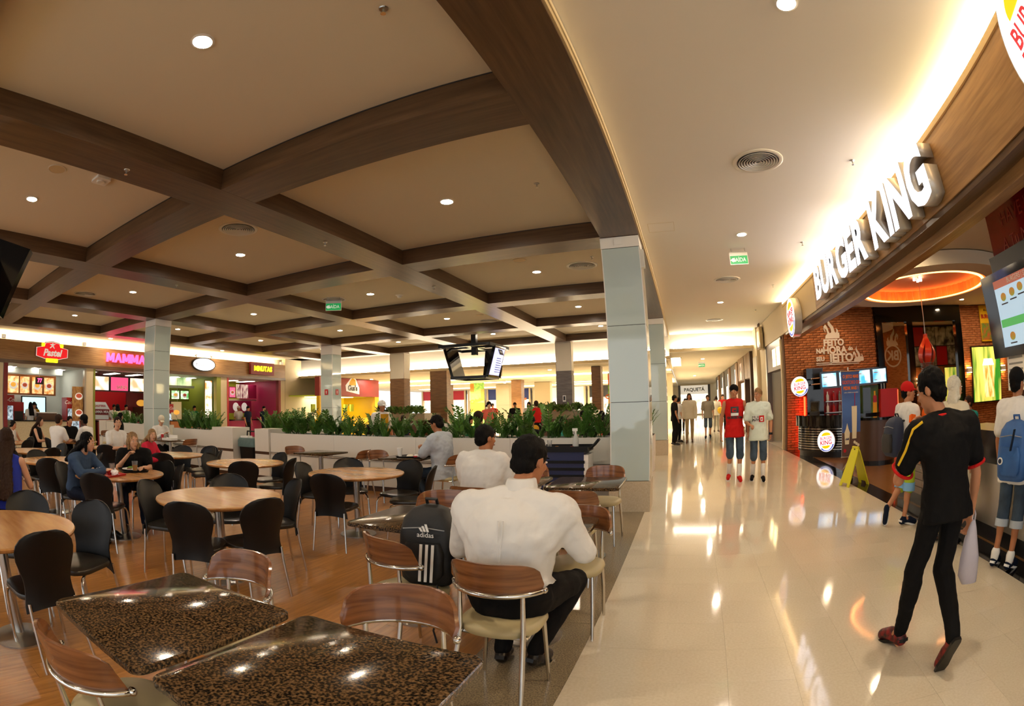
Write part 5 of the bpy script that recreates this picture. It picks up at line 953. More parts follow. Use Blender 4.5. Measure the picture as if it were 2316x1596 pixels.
flat('shake_print', 'cup_cream', BN, [(-.055, 0), (.055, 0), (.07, .62), (-.07, .62)], (.07, -.012, .62)); flat('sundae_print', 'cup_cream', BN, [(-.05, 0), (.05, 0), (.07, .22), (.03, .3), (0, .4), (-.03, .3), (-.07, .22)], (-.12, -.014, .52)); flat('straw_print', 'red', BN, [(-.006, 0), (.006, 0), (.016, .25), (.004, .25)], (.08, -.013, 1.24)); text('chili', .06, 'navy', BN, (-.12, -.022, .62), off=.002, ext=.001); flat('logo_print', 'red', BN, disc(.035, 16), (-.17, -.013, .4)); [flat('biscuit_print', 'cup_cream', BN, disc(.03, 10), (.08 + .05 * k, -.014, .55 - .03 * k)) for k in range(3)]
mat('sign_yellow', 'd7cf1c', .45)
WS = thing('wet_floor_sign', 'yellow folding wet floor sign standing by the dark border', 'sign', (3.1, 8.42, 0), .28)
for q, nm in ((-1, 'front_leaf'), (1, 'rear_leaf')):
    P = [(-.16, .0), (-.09, .0), (-.075, .06), (.075, .06), (.09, .0), (.16, .0), (.11, .60), (.09, .65), (-.09, .65), (-.11, .60)]
    o = MB().prism(P, -.008, .008).build(nm, 'sign_yellow', WS, loc=(0, 0, 0)); o.rotation_euler = (PI / 2, 0, PI / 2); o.location = (0, 0, 0)
    o.matrix_local = Matrix.Translation((q * .235, 0, 0)) @ Matrix.Rotation(-q * .365, 4, 'Y') @ Matrix.Rotation(PI / 2, 4, 'Z') @ Matrix.Rotation(PI / 2, 4, 'X')
MB().cyl((0, -.09, .61), (0, .09, .61), .022).build('hinge', 'sign_yellow', WS); MB().cyl((-.03, -.0, .58), (-.022, 0, .585), .016).build('hole', 'black', WS)
# dark dining tables inside
for i, (x_, y_) in enumerate(((6.2, 7.2), (7.6, 8.6))):
    t = thing('shop_table', 'small dark table inside the burger shop, ' + ('nearer' if i == 0 else 'farther'), 'table', (x_, y_, 0)); MB().prism(rrect(-.3, .3, -.3, .3, .04), .72, .75).build('tabletop', 'black_gloss', t); MB().cyl((0, 0, 0), (0, 0, .72), .04).build('pedestal', 'steel', t); MB().lathe([(0, 0), (.22, 0), (.22, .02), (0, .03)]).build('base', 'steel', t)
# side doorway between the burger shop and the next pier
D1 = tag(link('door_1', None), kind='structure'); B('jamb', 'cream_trim', D1, 3.05, 3.2, 14.95, 15.1, 0, 3.1); B('jamb', 'steel', D1, 3.07, 3.25, 17.8, 18.0, 0, 3.1); B('lintel', 'brown', D1, 3.1, 3.4, 15.1, 17.8, 2.3, 3.19); B('back_wall', 'cream_wall', D1, 5.0, 5.1, 14.9, 18.4, 0, 3.2); B('back_wall', 'cream_wall', D1, 3.6, 5.0, 18.2, 18.3, 0, 3.2)
for k in range(2): B('lit_window', glow('warm_window', 'ffe2a0', 5), D1, 3.085, 3.095, 15.35 + .75 * k, 15.85 + .75 * k, 2.42, 2.95)
t = thing('red_stand', 'red service stand in the doorway beside the brick wall', 'stand', (3.6, 15.7, 0)); B('body', 'red', t, -.2, .5, -.4, .4, 0, .95); B('top', 'deep_red', t, -.22, .52, -.42, .42, .95, 1.0); B('tray', 'brown', t, -.1, .2, -.1, .2, 1.0, 1.06)
t = thing('bag_shaped_sign', 'gold bag shaped shop sign at the far end of the fascia', 'sign', (2.9, 18.3, 3.15)); MB().prism([(-.35, 0), (.35, 0), (.42, .5), (.3, .75), (-.3, .75), (-.42, .5)], -.12, 0).build('body', 'cream_trim', t, rot=FACE_NX); flat('panel', glow('gold_lit', 'ffd98a', 1.6), t, [(-.25, .2), (.25, .2), (.2, .6), (-.2, .6)], (-.005, 0, 0), FACE_NX); flat('emblem', 'brown', t, [(-.28, .02), (.28, .02), (.1, .22), (-.1, .22)], (-.008, 0, 0), FACE_NX); MB().tube([(.05, -.15, .75), (.05, -.12, .9), (.05, .12, .9), (.05, .15, .75)], .02, 6).build('handle', 'brown', t)
# ================================================================== FOOD SHOPS ON THE LEFT
mat('shop_white', 'd9dfd8', .6); mat('menu_wood', 'a8632c', .45); mat('menu_pic', 'e8c890', .5, col2='b5702c', nscale=6, det=2, emit='e8c890', es=1.1); mat('plate_w', 'f4efe2', .5, emit='f4efe2', es=.3); mat('food_a', 'd89a3a', .5, emit='d89a3a', es=.7); mat('food_b', 'a8442a', .5, emit='a8442a', es=.5)
mat('magenta', 'a3174e', .5); mat('lime', 'b9cf3a', .5); mat('olive', '7d8228', .5); mat('maroon', '7a1a1e', .5); mat('pinkneon', 'ff4f86', .4, emit='ff3f74', es=3.2); mat('yneon', 'f2e21a', .4, emit='f2e21a', es=1.5); mat('brick_cream', 'd8c8a4', .7, col2='c4b28c', sc=(3, 8, 8), nscale=4)
glow('shop_panel', 'fff6e6', 6)
def shop_shell(i, y0, y1, wall, side, lamp=1.0, depth=3.0):
    s = tag(link('wall_shop_%d' % i, None), kind='structure'); x1, x0 = -18.75, -18.75 - depth
    B('back_wall', wall, s, x0 - .1, x0, y0, y1, 0, 3.0); B('side_wall', side, s, x0, x1, y0 - .04, y0, 0, 3.0); B('side_wall', side, s, x0, x1, y1, y1 + .04, 0, 3.0); B('shop_ceiling', 'shop_white', s, x0, x1, y0, y1, 2.93, 3.0); B('shop_floor', 'stone_base', s, x0, x1, y0, y1, -.02, .0)
    for k in range(3):
        t = thing('shop_lamp', 'white ceiling lamp inside a food shop', 'light', (x0 + 1.2, y0 + (y1 - y0) * (k + .5) / 3, 2.925), group='food shop ceiling lamps'); MB().box(-.6, .6, -.16, .16, -.01, 0).build('lamp_panel', 'shop_panel', t); MB().ring([(.1, 0), (.12, 0), (.12, -.02), (.1, -.02)]).build('trim_ring', 'white', t, loc=(.9, 0, 0))
    return s
shop_shell(1, 4.3, 7.68, 'shop_white', 'shop_white'); shop_shell(2, 8.05, 11.6, 'maroon', 'brown'); shop_shell(3, 11.68, 14.5, 'olive', 'olive'); shop_shell(4, 15.0, 18.45, 'lime', 'magenta')
def counter(label, y0, y1, m, mtop='black_gloss', z=.98):
    t = thing('shop_counter', label, 'counter', (-18.95, (y0 + y1) / 2, 0)); d = (y1 - y0) / 2; B('front', m, t, -.25, .25, -d, d, .08, z); B('plinth', 'black', t, -.22, .22, -d, d, 0, .08); B('worktop', mtop, t, -.3, .3, -d, d, z, z + .04); return t
counter('cream tiled counter of the fried pastry shop', 4.45, 6.9, 'brick_cream'); counter('dark red counter of the pink lettering shop', 8.3, 11.5, 'maroon'); counter('olive counter under the oval sign', 11.9, 14.4, 'menu_wood'); counter('dark pink counter of the yellow lettering shop', 15.2, 18.3, 'magenta')
# jambs
J1 = tag(link('trim_1', None), kind='structure'); B('jamb', 'maroon', J1, -18.7, -18.5, 4.13, 4.3, 0, 2.93); B('jamb', 'steel', J1, -18.7, -18.52, 7.62, 7.70, 0, 2.93); B('jamb', 'olive', J1, -18.7, -18.48, 14.3, 14.55, 0, 2.93); B('jamb', 'red', J1, -18.7, -18.5, 14.95, 15.05, 0, 2.93); B('jamb', 'maroon', J1, -18.7, -18.5, 18.35, 18.5, 0, 2.93); B('jamb', 'olive', J1, -18.7, -18.5, 8.02, 8.1, 0, 2.93)
def menu_tiles(t, x, ys, z0, z1, pic='menu_pic', food=('food_a', 'food_b')):
    for k, (a, b_) in enumerate(ys):
        B('picture', pic, t, x, x + .01, a, b_, z0, z1); r_ = min(b_ - a, z1 - z0) * .38; flat('plate_print', 'plate_w', t, disc(r_, 20, r_ * .8), (x + .012, (a + b_) / 2, (z0 + z1) / 2 - .02), FACE_PX); flat('food_print', food[k % 2], t, disc(r_ * .65, 14, r_ * .45), (x + .018, (a + b_) / 2, (z0 + z1) / 2), FACE_PX)
# pastry shop
t = thing('menu_board', 'wooden menu board with food photographs in the pastry shop', 'menu board', (-20.4, 0, 0)); B('board', 'menu_wood', t, -.05, 0, 4.6, 7.0, 1.92, 2.68); menu_tiles(t, .0, ((4.75, 5.25), (5.32, 5.75), (5.88, 6.35), (6.45, 6.9)), 1.98, 2.6); B('valance', 'shop_white', t, -.1, .05, 4.3, 7.3, 2.72, 2.93)
t = thing('number_display', 'black number display with red digits over the pastry counter', 'display', (-19.2, 5.85, 2.42)); B('case', 'black', t, -.05, .05, -.17, .17, -.13, .13); text('77', .2, 'pinkneon', t, (.055, 0, 0), FACE_PX, ext=.002, off=.006); MB().cyl((0, 0, .13), (0, 0, .5), .01).build('hanger', 'steel', t)
t = thing('wall_screen', 'black framed screen showing two dark figures in the pastry shop', 'screen', (-21.6, 6.3, 1.5)); B('case', 'black', t, 0, .06, -.62, .62, -.32, .4); B('picture', mat('scr_cyan', 'a9d6d6', .3, emit='bfe6e6', es=1.0), t, .06, .065, -.56, .56, -.28, .36); [flat('figure_print', 'black', t, [(-.12, 0), (.12, 0), (.1, .2), (.05, .25), (.06, .36), (-.06, .36), (-.05, .25), (-.1, .2)], (.067, -.18 + .28 * k, -.26), FACE_PX) for k in range(2)]
def fridge(label, x, y, w, h_, brand=True):
    t = thing('drinks_fridge', label, 'fridge', (x, y, 0)); B('body', 'red', t, -.3, .3, -w, w, 0, h_); B('glass_door', mat('fridge_lit', 'cfe2ee', .2, col2='3c4a55', sc=(1, 9, 5), nscale=2, emit='cfe2ee', es=.7), t, .3, .31, -w + .05, w - .05, .3, h_ - .4); B('frame_bar', 'black', t, .31, .32, -w + .03, -w + .05, .3, h_ - .4); B('header', 'red', t, .3, .33, -w, w, h_ - .35, h_)
    if brand: text('Coca-Cola', w * .62, 'white', t, (.335, 0, h_ - .18), FACE_PX, ext=.002, off=.003, shear=.3)
    return t
fridge('drinks fridge with a red header at the left of the pastry shop', -20.9, 4.75, .35, 1.9); fridge('tall red drinks fridge at the right of the pastry counter', -19.0, 7.2, .3, 1.85); fridge('red drinks fridge left in the oval sign shop', -19.4, 12.0, .28, 1.7)
t = thing('pastry_poster', 'tall striped pastry poster at the right of the pastry shop', 'poster', (-18.62, 7.36, 1.0)); B('sheet', mat('stripe_poster', 'c9a05a', .6, col2='8a4a22', sc=(1, 6, 2), nscale=3), t, 0, .015, -.25, .25, 0, 1.25); [(flat('plate_print', 'plate_w', t, disc(.17, 18, .13), (.017, .05, .3 + .6 * k), FACE_PX), flat('food_print', 'food_b', t, disc(.13, 14, .08), (.024, .05, .32 + .6 * k), FACE_PX)) for k in range(2)]
t = thing('soda_dispenser', 'red drinks dispenser on the back counter of the pastry shop', 'dispenser', (-21.2, 5.25, 1.0)); B('body', 'red', t, -.25, .25, -.4, .4, 0, .65); B('front', 'dark_grey', t, .25, .27, -.36, .36, .0, .3); B('stand', 'dark_grey', t, -.3, .3, -.45, .45, -1.0, 0)
t = thing('sandwich_box', 'low wooden display box on the pastry counter', 'box', (-19.0, 6.1, 1.02)); B('body', 'brown', t, -.2, .2, -.4, .4, 0, .25); B('lid', 'white', t, -.22, .22, -.42, .42, .25, .28)
# pink lettering shop
for k in range(3):
    t = thing('menu_screen', 'bright menu screen in the pink lettering shop, ' + ('left', 'middle', 'right')[k], 'screen', (-19.3, 8.65 + .95 * k, 2.45)); B('case', 'black', t, -.05, .05, -.46, .46, -.3, .3); B('picture', mat('scr_plate', 'f3e9ea', .3, col2='d79a70', nscale=2.4, det=1, emit='fff4f4', es=1.4) if k != 1 else mat('scr_pink', 'c2365a', .3, emit='d8456c', es=1.2), t, .05, .055, -.42, .42, -.26, .26)
    if k == 1: text('SABOR', .17, 'white', t, (.058, .12, -.13), FACE_PX, ext=.001, off=.004)
t = thing('shop_emblem', 'red wall with a white and red round emblem in the pink lettering shop', 'sign', (-21.6, 9.9, 1.3)); B('panel', 'red', t, 0, .03, -1.1, 1.2, -.6, .9); flat('badge', 'white', t, [(-.45, -.3), (.45, -.3), (.55, .1), (.3, .45), (-.3, .45), (-.55, .1)], (.035, -.2, 0), FACE_PX); flat('badge', 'maroon', t, [(-.5, -.1), (.5, -.1), (.5, .14), (-.5, .14)], (.043, -.2, 0), FACE_PX); text('MAMMA MIA', .16, 'white', t, (.052, -.2, .02), FACE_PX, off=.004); text('GALETERIA', .12, 'red', t, (.045, -.2, .28), FACE_PX, off=.003)
t = thing('fries_poster', 'dark red poster with fries in the pink lettering shop', 'poster', (-20.2, 11.0, 1.75)); B('sheet', 'maroon', t, 0, .02, -.55, .55, -.2, .4); flat('food_print', 'food_a', t, disc(.25, 14, .14), (.022, .2, -.02), FACE_PX)
# oval sign shop
t = thing('lit_menu_row', 'row of backlit menu tiles under the oval sign', 'menu board', (-20.3, 0, 0)); B('board', 'olive', t, -.05, 0, 11.8, 14.0, 1.85, 2.4); menu_tiles(t, 0, ((11.9, 12.3), (12.42, 12.85), (12.97, 13.4), (13.5, 13.95)), 1.95, 2.32, mat('menu_pic_g', 'e8f0d8', .5, col2='4f9a4a', nscale=5, emit='eef6e0', es=1.4)); B('canopy', 'shop_white', t, -.1, .3, 11.75, 14.1, 2.45, 2.55); B('mural', mat('mural', 'cfd8b0', .5, col2='6f9a58', nscale=2, det=2, emit='cfd8b0', es=.5), t, -.1, -.08, 11.75, 14.2, 2.55, 2.93)
t = thing('lit_food_panel', 'tall backlit food panel at the right of the oval sign shop', 'poster', (-18.9, 14.12, .95)); B('panel', mat('lit_food', 'fbeed8', .5, col2='d0703a', nscale=3.2, det=2, emit='fff2e0', es=2.2), t, -.02, .02, -.18, .2, 0, 1.8); B('frame', 'olive', t, -.03, .01, -.22, .24, -.04, 1.84)
t = thing('small_shelf', 'wooden shelf with jars and spotlights under the oval sign', 'shelf', (-21.4, 13.2, 1.4)); B('board', 'menu_wood', t, 0, .3, -.6, .6, 0, .05); B('back', 'brown', t, -.02, 0, -.6, .6, -.4, .6); [MB().lathe([(0, .05), (.08, .05), (.08, .25), (0, .28)], (.15, -.4 + .2 * k, 0), 12).build('jar', ('cup_cream', 'brown', 'white')[k % 3], t, True) for k in range(5)]
t = thing('round_clock_sign', 'round white sign hanging in the oval sign shop', 'sign', (-19.6, 12.85, 1.45)); MB().prism(disc(.2, 28), -.03, 0).build('rim', 'black', t, rot=FACE_PX); flat('dial', 'plate_w', t, disc(.17, 28), (.002, 0, 0), FACE_PX); MB().cyl((-.02, 0, .2), (-.02, 0, 1.4), .008).build('hanger', 'steel', t)
t = thing('salad_poster', 'pale poster with a bowl in the oval sign shop', 'poster', (-19.1, 12.45, 1.05)); B('sheet', 'cup_cream', t, 0, .02, -.28, .28, 0, .75); flat('bowl_print', 'food_a', t, disc(.16, 16, .1), (.022, 0, .3), FACE_PX); B('stand', 'steel', t, -.02, .0, -.02, .02, -1.05, 0)
# yellow lettering shop
t = thing('magenta_menu', 'magenta menu band with white plates in the yellow lettering shop', 'menu board', (-20.2, 0, 0)); B('board', 'magenta', t, -.05, 0, 15.1, 16.9, 2.05, 2.62); menu_tiles(t, 0, ((15.15, 15.5), (15.58, 15.98), (16.04, 16.42), (16.48, 16.85)), 2.1, 2.58, mat('menu_pic_m', 'c8486e', .5, emit='d86a8c', es=.8)); B('shelf_line', 'steel', t, -.05, .06, 15.1, 18.3, 1.92, 2.0); B('print', mat('people_print', 'e8d0c0', .5, col2='6b2233', sc=(1, 5, 1.2), nscale=2.4, det=2, emit='e8d0c0', es=.6), t, -.02, 0, 16.95, 17.75, 2.05, 2.75); B('print', 'magenta', t, -.02, 0, 17.75, 18.35, 2.05, 2.75)
t = thing('magenta_poster', 'magenta wall panel with two dishes in the yellow lettering shop', 'poster', (-20.6, 17.5, 1.1)); B('panel', 'magenta', t, 0, .03, -.8, .8, .2, .85); B('panel', 'lime', t, 0, .03, -.8, .8, -.05, .2); [flat('plate_print', 'plate_w', t, disc(.2, 18, .22), (.033, -.3 + .6 * k, .52), FACE_PX) for k in range(2)]
t = thing('lime_poster', 'lime panel with a dish at the left of the yellow lettering shop', 'poster', (-20.6, 15.7, 1.1)); B('panel', 'yneon', t, 0, .02, -.6, .5, .0, .8); B('panel', 'magenta', t, .02, .03, -.15, .45, .12, .7); flat('plate_print', 'plate_w', t, disc(.2, 18, .15), (.033, .15, .4), FACE_PX)
# signs on the fascia
PS = thing('pastry_sign', 'red and white lit shield sign with a running figure over the pastry shop', 'sign', (-18.46, 6.13, 3.4))
SH = [(-.69, -.16), (-.3, -.25), (.3, -.25), (.69, -.16), (.69, .14), (.36, .20), (.3, .33), (0, .37), (-.3, .33), (-.36, .20), (-.69, .14)]
MB().prism([(x_ * 1.03, y_ * 1.05) for x_, y_ in SH], -.1, 0).build('housing', 'maroon', PS, rot=FACE_PX); flat('outline', 'plate_w', PS, SH, (.001, 0, 0), FACE_PX); mat('lit_red2', 'c4161c', .4, emit='c4161c', es=.9); flat('red_field', 'lit_red2', PS, [(x_ * .95, y_ * .92) for x_, y_ in SH], (.008, 0, 0), FACE_PX)
text('Pastel', .33, 'plate_w', PS, (.016, 0, -.03), FACE_PX, ext=.004, off=.012, shear=.25); flat('club_tab', 'yneon', PS, rrect(-.26, .26, -.07, .07, .03), (.01, 0, -.29), FACE_PX); text('Club', .1, 'orange', PS, (.02, 0, -.29), FACE_PX)
flat('runner', 'plate_w', PS, [(-.12, .0), (-.03, .08), (-.13, .13), (-.02, .14), (0, .19), (.04, .14), (.14, .15), (.04, .09), (.1, -.02), (.07, -.02), (0, .05), (-.09, -.02)], (.016, 0, .15), FACE_PX); [flat('yellow_tab', 'yneon', PS, rrect(-.07, .07, -.06, .06, .02), (.006, .4 * q, .24), FACE_PX) for q in (-1, 1)]
MM = thing('neon_lettering', 'pink lit lettering on the fascia of the second food shop', 'sign', (0, 0, 0)); letter_row(MM, 'MAMMA', 1.9, .36, -18.40, 8.56, 3.40, .08, 'pinkneon', 'pinkneon', off=.03, gap=.07, rot=FACE_PX, dirv=(0, 1, 0))
OV = thing('oval_sign', 'white lit oval sign in a black rim on the fascia', 'sign', (-18.42, 13.52, 3.42)); MB().prism(disc(.66, 40, .30), -.1, 0).build('rim', 'black', OV, rot=FACE_PX); flat('lit_face', 'logo_white', OV, disc(.61, 40, .26), (.001, 0, 0), FACE_PX); text('bocattino', .24, 'grey', OV, (.009, 0, 0), FACE_PX, ext=.001); [MB().tube([(-.05, q * .4, .28), (-.05, q * .45, .36), (-.05, q * .38, .40), (-.05, q * .5, .36)], .015, 5).build('scroll', 'brown', OV) for q in (-1, 1)]
MN = thing('red_box_sign', 'red box sign with yellow letters on the fascia of the fourth food shop', 'sign', (-18.3, 17.05, 3.43)); B('box', 'maroon', MN, -.15, 0, -.78, .78, -.29, .29); letter_row(MN, 'MINUTAS', 1.2, .25, .03, -.58, 0, .03, 'yneon', 'yneon', off=.035, gap=.05, rot=FACE_PX, dirv=(0, 1, 0))
for y_, lb in ((4.05, 'left'), (7.55, 'middle'), (18.6, 'right')):
    t = thing('emergency_lamp', 'small white emergency lamp box above the fascia, ' + lb, 'light', (-18.55, y_, 3.74)); B('body', 'white', t, -.06, .06, -.08, .08, 0, .13); B('lens', 'plate_w', t, .06, .07, -.05, .05, .03, .1)
# yellow kiosk at the end of the row
KY = thing('yellow_kiosk', 'yellow kiosk with a red brown fascia and cartoonish swirl logo', 'kiosk', (-16.4, 21.7, 0)); B('fascia', 'maroon', KY, -.3, 0, -2.6, 2.6, 2.15, 3.08); B('counter', 'yellow', KY, -.4, 0, -2.6, 2.6, 0, 1.0); B('back_wall', mat('kiosk_yellow', 'e6c020', .5, emit='e6c020', es=.5), KY, -2.6, -2.5, -2.6, 2.6, 0, 2.2); B('post', 'yellow', KY, -.2, 0, -2.6, -2.2, 1.0, 2.15); B('post', 'yellow', KY, -.2, 0, 2.2, 2.6, 1.0, 2.15); B('ceiling', 'lime', KY, -2.5, -.3, -2.6, 2.6, 2.15, 2.2); B('lamp', 'shop_panel', KY, -2.0, -1.0, -1.5, 1.5, 2.13, 2.14); B('end_wall', 'yellow', KY, -2.5, -.3, 2.55, 2.6, 0, 2.15)
flat('logo', 'plate_w', KY, [(-.55, -.2), (.6, -.35), (.6, .0), (.3, .45), (0, .6), (-.3, .35), (-.6, .1)], (.004, .1, 2.62), FACE_PX); flat('logo_swirl', 'yellow', KY, [(-.3, .1), (.3, .12), (.25, .4), (0, .52), (-.25, .3)], (.012, .1, 2.62), FACE_PX); text("Gus's", .38, 'black', KY, (.02, .1, 2.58), FACE_PX, off=.015, ext=.004)
for k in range(7): B('tube', 'lime', KY, -1.2, -1.1, -1.9 + .55 * k, -1.65 + .55 * k, 1.35, 1.75)
for k in range(2): B('framed_notice', 'white', KY, -2.49, -2.46, 1.2 + .5 * k, 1.55 + .5 * k, 1.8, 2.1)
# ================================================================== FAR SHOPS
mat('front_lit', 'fbf2de', .5, col2='c9b79a', sc=(1.6, 1, 1.2), nscale=1.5, det=3, emit='fff3dc', es=1.5); mat('front_lit2', 'e9e2dc', .5, col2='8a6a5a', sc=(2, 1, 1.5), nscale=2, det=4, emit='f2ebe2', es=.9); mat('navy_sign', '1c2a5e', .4, emit='1c2a5e', es=.3)
def far_shop(label, x0, x1, y, sign, sm, lm, front='front_lit', z=2.1, ts=.5):
    t = thing('far_shop', label, 'shop', ((x0 + x1) / 2, y, 0)); w = (x1 - x0) / 2; B('sign_band', sm, t, -w, w, -.2, 0, z, 3.05); B('window_pane', front, t, -w + .1, w - .1, -.02, 0, .1, z); B('pier', 'cream_wall', t, -w, -w + .15, -.3, 0, 0, 3.08); B('pier', 'cream_wall', t, w - .15, w, -.3, 0, 0, 3.08); B('sill', 'dark_grey', t, -w, w, -.05, .02, 0, .1); B('mullion', 'dark_grey', t, -.04, .04, -.05, -.02, .1, z)
    if sign: text(sign, ts, lm, t, (0, -.21, (z + 3.05) / 2), ext=.01, off=.01)
    return t
far_shop('far shop with a navy sign band', -17.7, -13.5, 44, 'Gang', 'navy_sign', 'plate_w'); far_shop('far shop with a red awning band left of the screens', -24.5, -19.8, 44, '', 'red', 'plate_w', 'front_lit', 2.2); far_shop('far bright shop with small dark lettering', -19.6, -17.9, 44, 'ZUBLIC', 'plate_w', 'black', 'front_lit2', ts=.3); far_shop('far pale shop between cream columns', -13.3, -8.5, 44, '', 'plate_w', 'black', 'front_lit'); far_shop('far dark fronted shop behind the patterned wraps', -8.3, -4.6, 44, '', 'dark_grey', 'white', 'front_lit2'); far_shop('far bright shop behind the tall glass column', -4.4, -.9, 40, '', 'plate_w', 'black', 'front_lit2')
t = thing('end_shop', 'bright shop front with dark capital lettering closing the corridor', 'shop', (1.25, 55, 0)); B('sign_band', 'plate_w', t, -1.6, 1.6, -.2, 0, 2.15, 3.05); B('window_pane', 'front_lit', t, -1.5, 1.5, -.02, 0, .1, 2.15); B('pier', 'dark_grey', t, -1.75, -1.5, -.4, 0, 0, 3.1); B('pier', 'dark_grey', t, 1.5, 1.75, -.4, 0, 0, 3.1); text('PAQUETÁ', .5, 'dark_grey', t, (0, -.21, 2.6), ext=.01, off=.012)
for k, (y_, m_, lb) in enumerate(((27.0, 'col_wood', 'first'), (31.5, 'col_wood', 'second'), (36, 'col_grey', 'third'), (41, 'col_wood', 'fourth'))):
    t = thing('corridor_shop', f'shop front with a lit window on the right of the far corridor, {lb}', 'shop', (2.95, y_, 0)); B('pier', m_, t, 0, .5, -.4, .7, 0, 3.3); B('window_pane', 'front_lit', t, .1, .14, .7, 3.4, .2, 2.3); B('sign_band', 'dark_grey', t, .02, .2, .7, 3.4, 2.3, 3.3); B('lit_edge', 'soft_white', t, -.01, 0, .66, .7, .2, 3.0)
t = thing('dark_shop', 'dark shop front with a lit picture panel just beyond the steel pier', 'shop', (2.95, 24.5, 0)); B('frame', 'brown', t, -.02, .3, -1.2, -1.0, 0, 3.3); B('screen', mat('scr_face', 'd8c0a8', .4, col2='3a2a24', nscale=2, emit='d8c0a8', es=.8), t, -.03, 0, -.2, .6, 2.35, 3.1); B('window_pane', 'front_lit', t, .05, .08, -.9, .9, .2, 2.2); B('lit_edge', 'plate_w', t, -.02, 0, -.95, -.85, .1, 2.2)
# bright ceiling openings beyond
SK = thing('ceiling_skylight', 'bright square ceiling light in the lower corridor ceiling', 'light', (-.1, 25.2, 3.352)); B('diffuser', glow('sky_panel', 'fff6e2', 7), SK, -.48, .05, -2.5, 2.8, 0, .006); B('frame', 'plaster_white', SK, -.55, -.48, -2.6, 2.9, -.02, .006); B('frame', 'plaster_white', SK, .05, .1, -2.6, 2.9, -.02, .006)
SK = thing('skylight_well', 'large bright ceiling well at the far left of the corridor', 'light', (-1.5, 40, 3.09)); B('diffuser', 'sky_panel', SK, -4, .8, -4, 4, 0, .006); B('frame', 'plaster_white', SK, .8, .95, -4, 4, -.03, .006)
for i, (x0, x1, y0, y1) in enumerate(((-20, -11, 30.5, 31.6), (-9, -1, 34.5, 35.5), (-22, -4, 38, 39.5))):
    t = thing('ceiling_light_slot', 'long bright ceiling slot over the far tables, ' + ('nearest', 'middle', 'farthest')[i], 'light', ((x0 + x1) / 2, (y0 + y1) / 2, 3.09)); w, d = (x1 - x0) / 2, (y1 - y0) / 2; B('diffuser', 'sky_panel', t, -w, w, -d, d, 0, .006); B('frame', 'plaster_white', t, -w, w, -d - .08, -d, -.03, .006); B('frame', 'plaster_white', t, -w, w, d, d + .08, -.03, .006)
# ================================================================== CEILING FITTINGS
def vent(x, y, z, r, label):
    t = thing('ceiling_vent', label, 'vent', (x, y, z), group='round ceiling vents'); MB().lathe([(0, 0), (r * .86, 0), (r * .86, .002), (0, .002)], n=36).build('duct', 'black', t, loc=(0, 0, -.003))
    MB().ring([(r * .84, 0), (r, 0), (r, -.006), (r * .95, -.014), (r * .84, -.01)], n=40).build('rim', 'white_panel', t, .6)
    for k in range(7):
        q = r * (.1 + .105 * k); MB().ring([(q, -.004), (q + r * .02, -.004), (q + r * .05, -.02), (q + r * .03, -.02)], n=32).build('louvre_ring', 'white_panel', t, .6)
vent(-5.62, 4.6, ZP, .30, 'round louvred vent in the coffer left of the centre beam'); vent(-1.75, 9.31, ZP, .30, 'round louvred vent beside the tall glass column'); vent(-11.5, 4.6, ZP, .3, 'round louvred vent at the far left'); vent(-7.62, 9.38, ZP, .3, 'round louvred vent behind the green exit sign'); vent(-5.66, 14.3, ZP, .3, 'round louvred vent above the hanging screens'); vent(-17.3, 5.6, 4.04, .3, 'round vent in the plain band over the pastry sign')
vent(1.17, 5.34, 4.04, .31, 'nearest round louvred vent in the corridor ceiling'); vent(1.18, 11.17, 4.04, .31, 'second round louvred vent in the corridor ceiling'); vent(1.2, 16.88, 4.04, .31, 'third round louvred vent in the corridor ceiling')
def sprinkler(x, y, z, label):
    t = thing('sprinkler', label, 'sprinkler', (x, y, z), group='ceiling sprinklers'); MB().lathe([(0, 0), (.035, 0), (.03, -.008), (0, -.01)], n=16).build('rose', 'steel', t); MB().cyl((0, 0, -.008), (0, 0, -.05), .009).build('stem', 'steel', t); MB().lathe([(0, -.05), (.02, -.05), (.02, -.054), (0, -.054)], n=12).build('deflector', 'chrome', t)
BMN = ['under the beam at the left', 'under the middle beam', 'under the middle beam, farther', 'under the third beam', 'in the nearest coffer by the corridor', 'in the second coffer by the corridor', 'in the third coffer by the corridor', 'nearest in the corridor ceiling', 'second in the corridor ceiling', 'third in the corridor ceiling', 'fourth in the corridor ceiling']
for lb, (x_, y_, z_) in zip(BMN, [(-4.54, 2.07, ZB), (-4.54, 5.35, ZB), (-4.54, 8.64, ZB), (-8.36, 5.35, ZB), (-1.47, 2.11, ZP), (-1.48, 5.44, ZP), (-1.46, 8.78, ZP), (2.41, 5.34, 4.04), (2.41, 8.6, 4.04), (2.41, 11.96, 4.04), (2.42, 15.32, 4.04)]): sprinkler(x_, y_, z_, 'small steel sprinkler ' + lb)
for i, (x_, y_) in enumerate(((-5.52, 1.54), (-2.73, 8.49), (-5.53, 13.26))):
    t = thing('ceiling_speaker', 'flat round ceiling speaker, ' + ('at the upper left', 'left of the vent by the column', 'above the hanging screens')[i], 'speaker', (x_, y_, ZP)); MB().lathe([(0, 0), (.11, 0), (.11, -.004), (.0, -.006)], n=28).build('grille', 'cream_trim', t); MB().ring([(.11, 0), (.125, 0), (.12, -.008), (.11, -.008)]).build('rim', 'plaster', t)
t = thing('smoke_detector', 'square white detector in the upper left coffer', 'detector', (-5.44, 2.15, ZP)); MB().prism(rrect(-.1, .1, -.1, .1, .02), -.035, 0).build('body', 'white', t); MB().lathe([(0, -.055), (.05, -.05), (.06, -.035), (0, -.035)], n=18).build('sensor', 'white_panel', t)
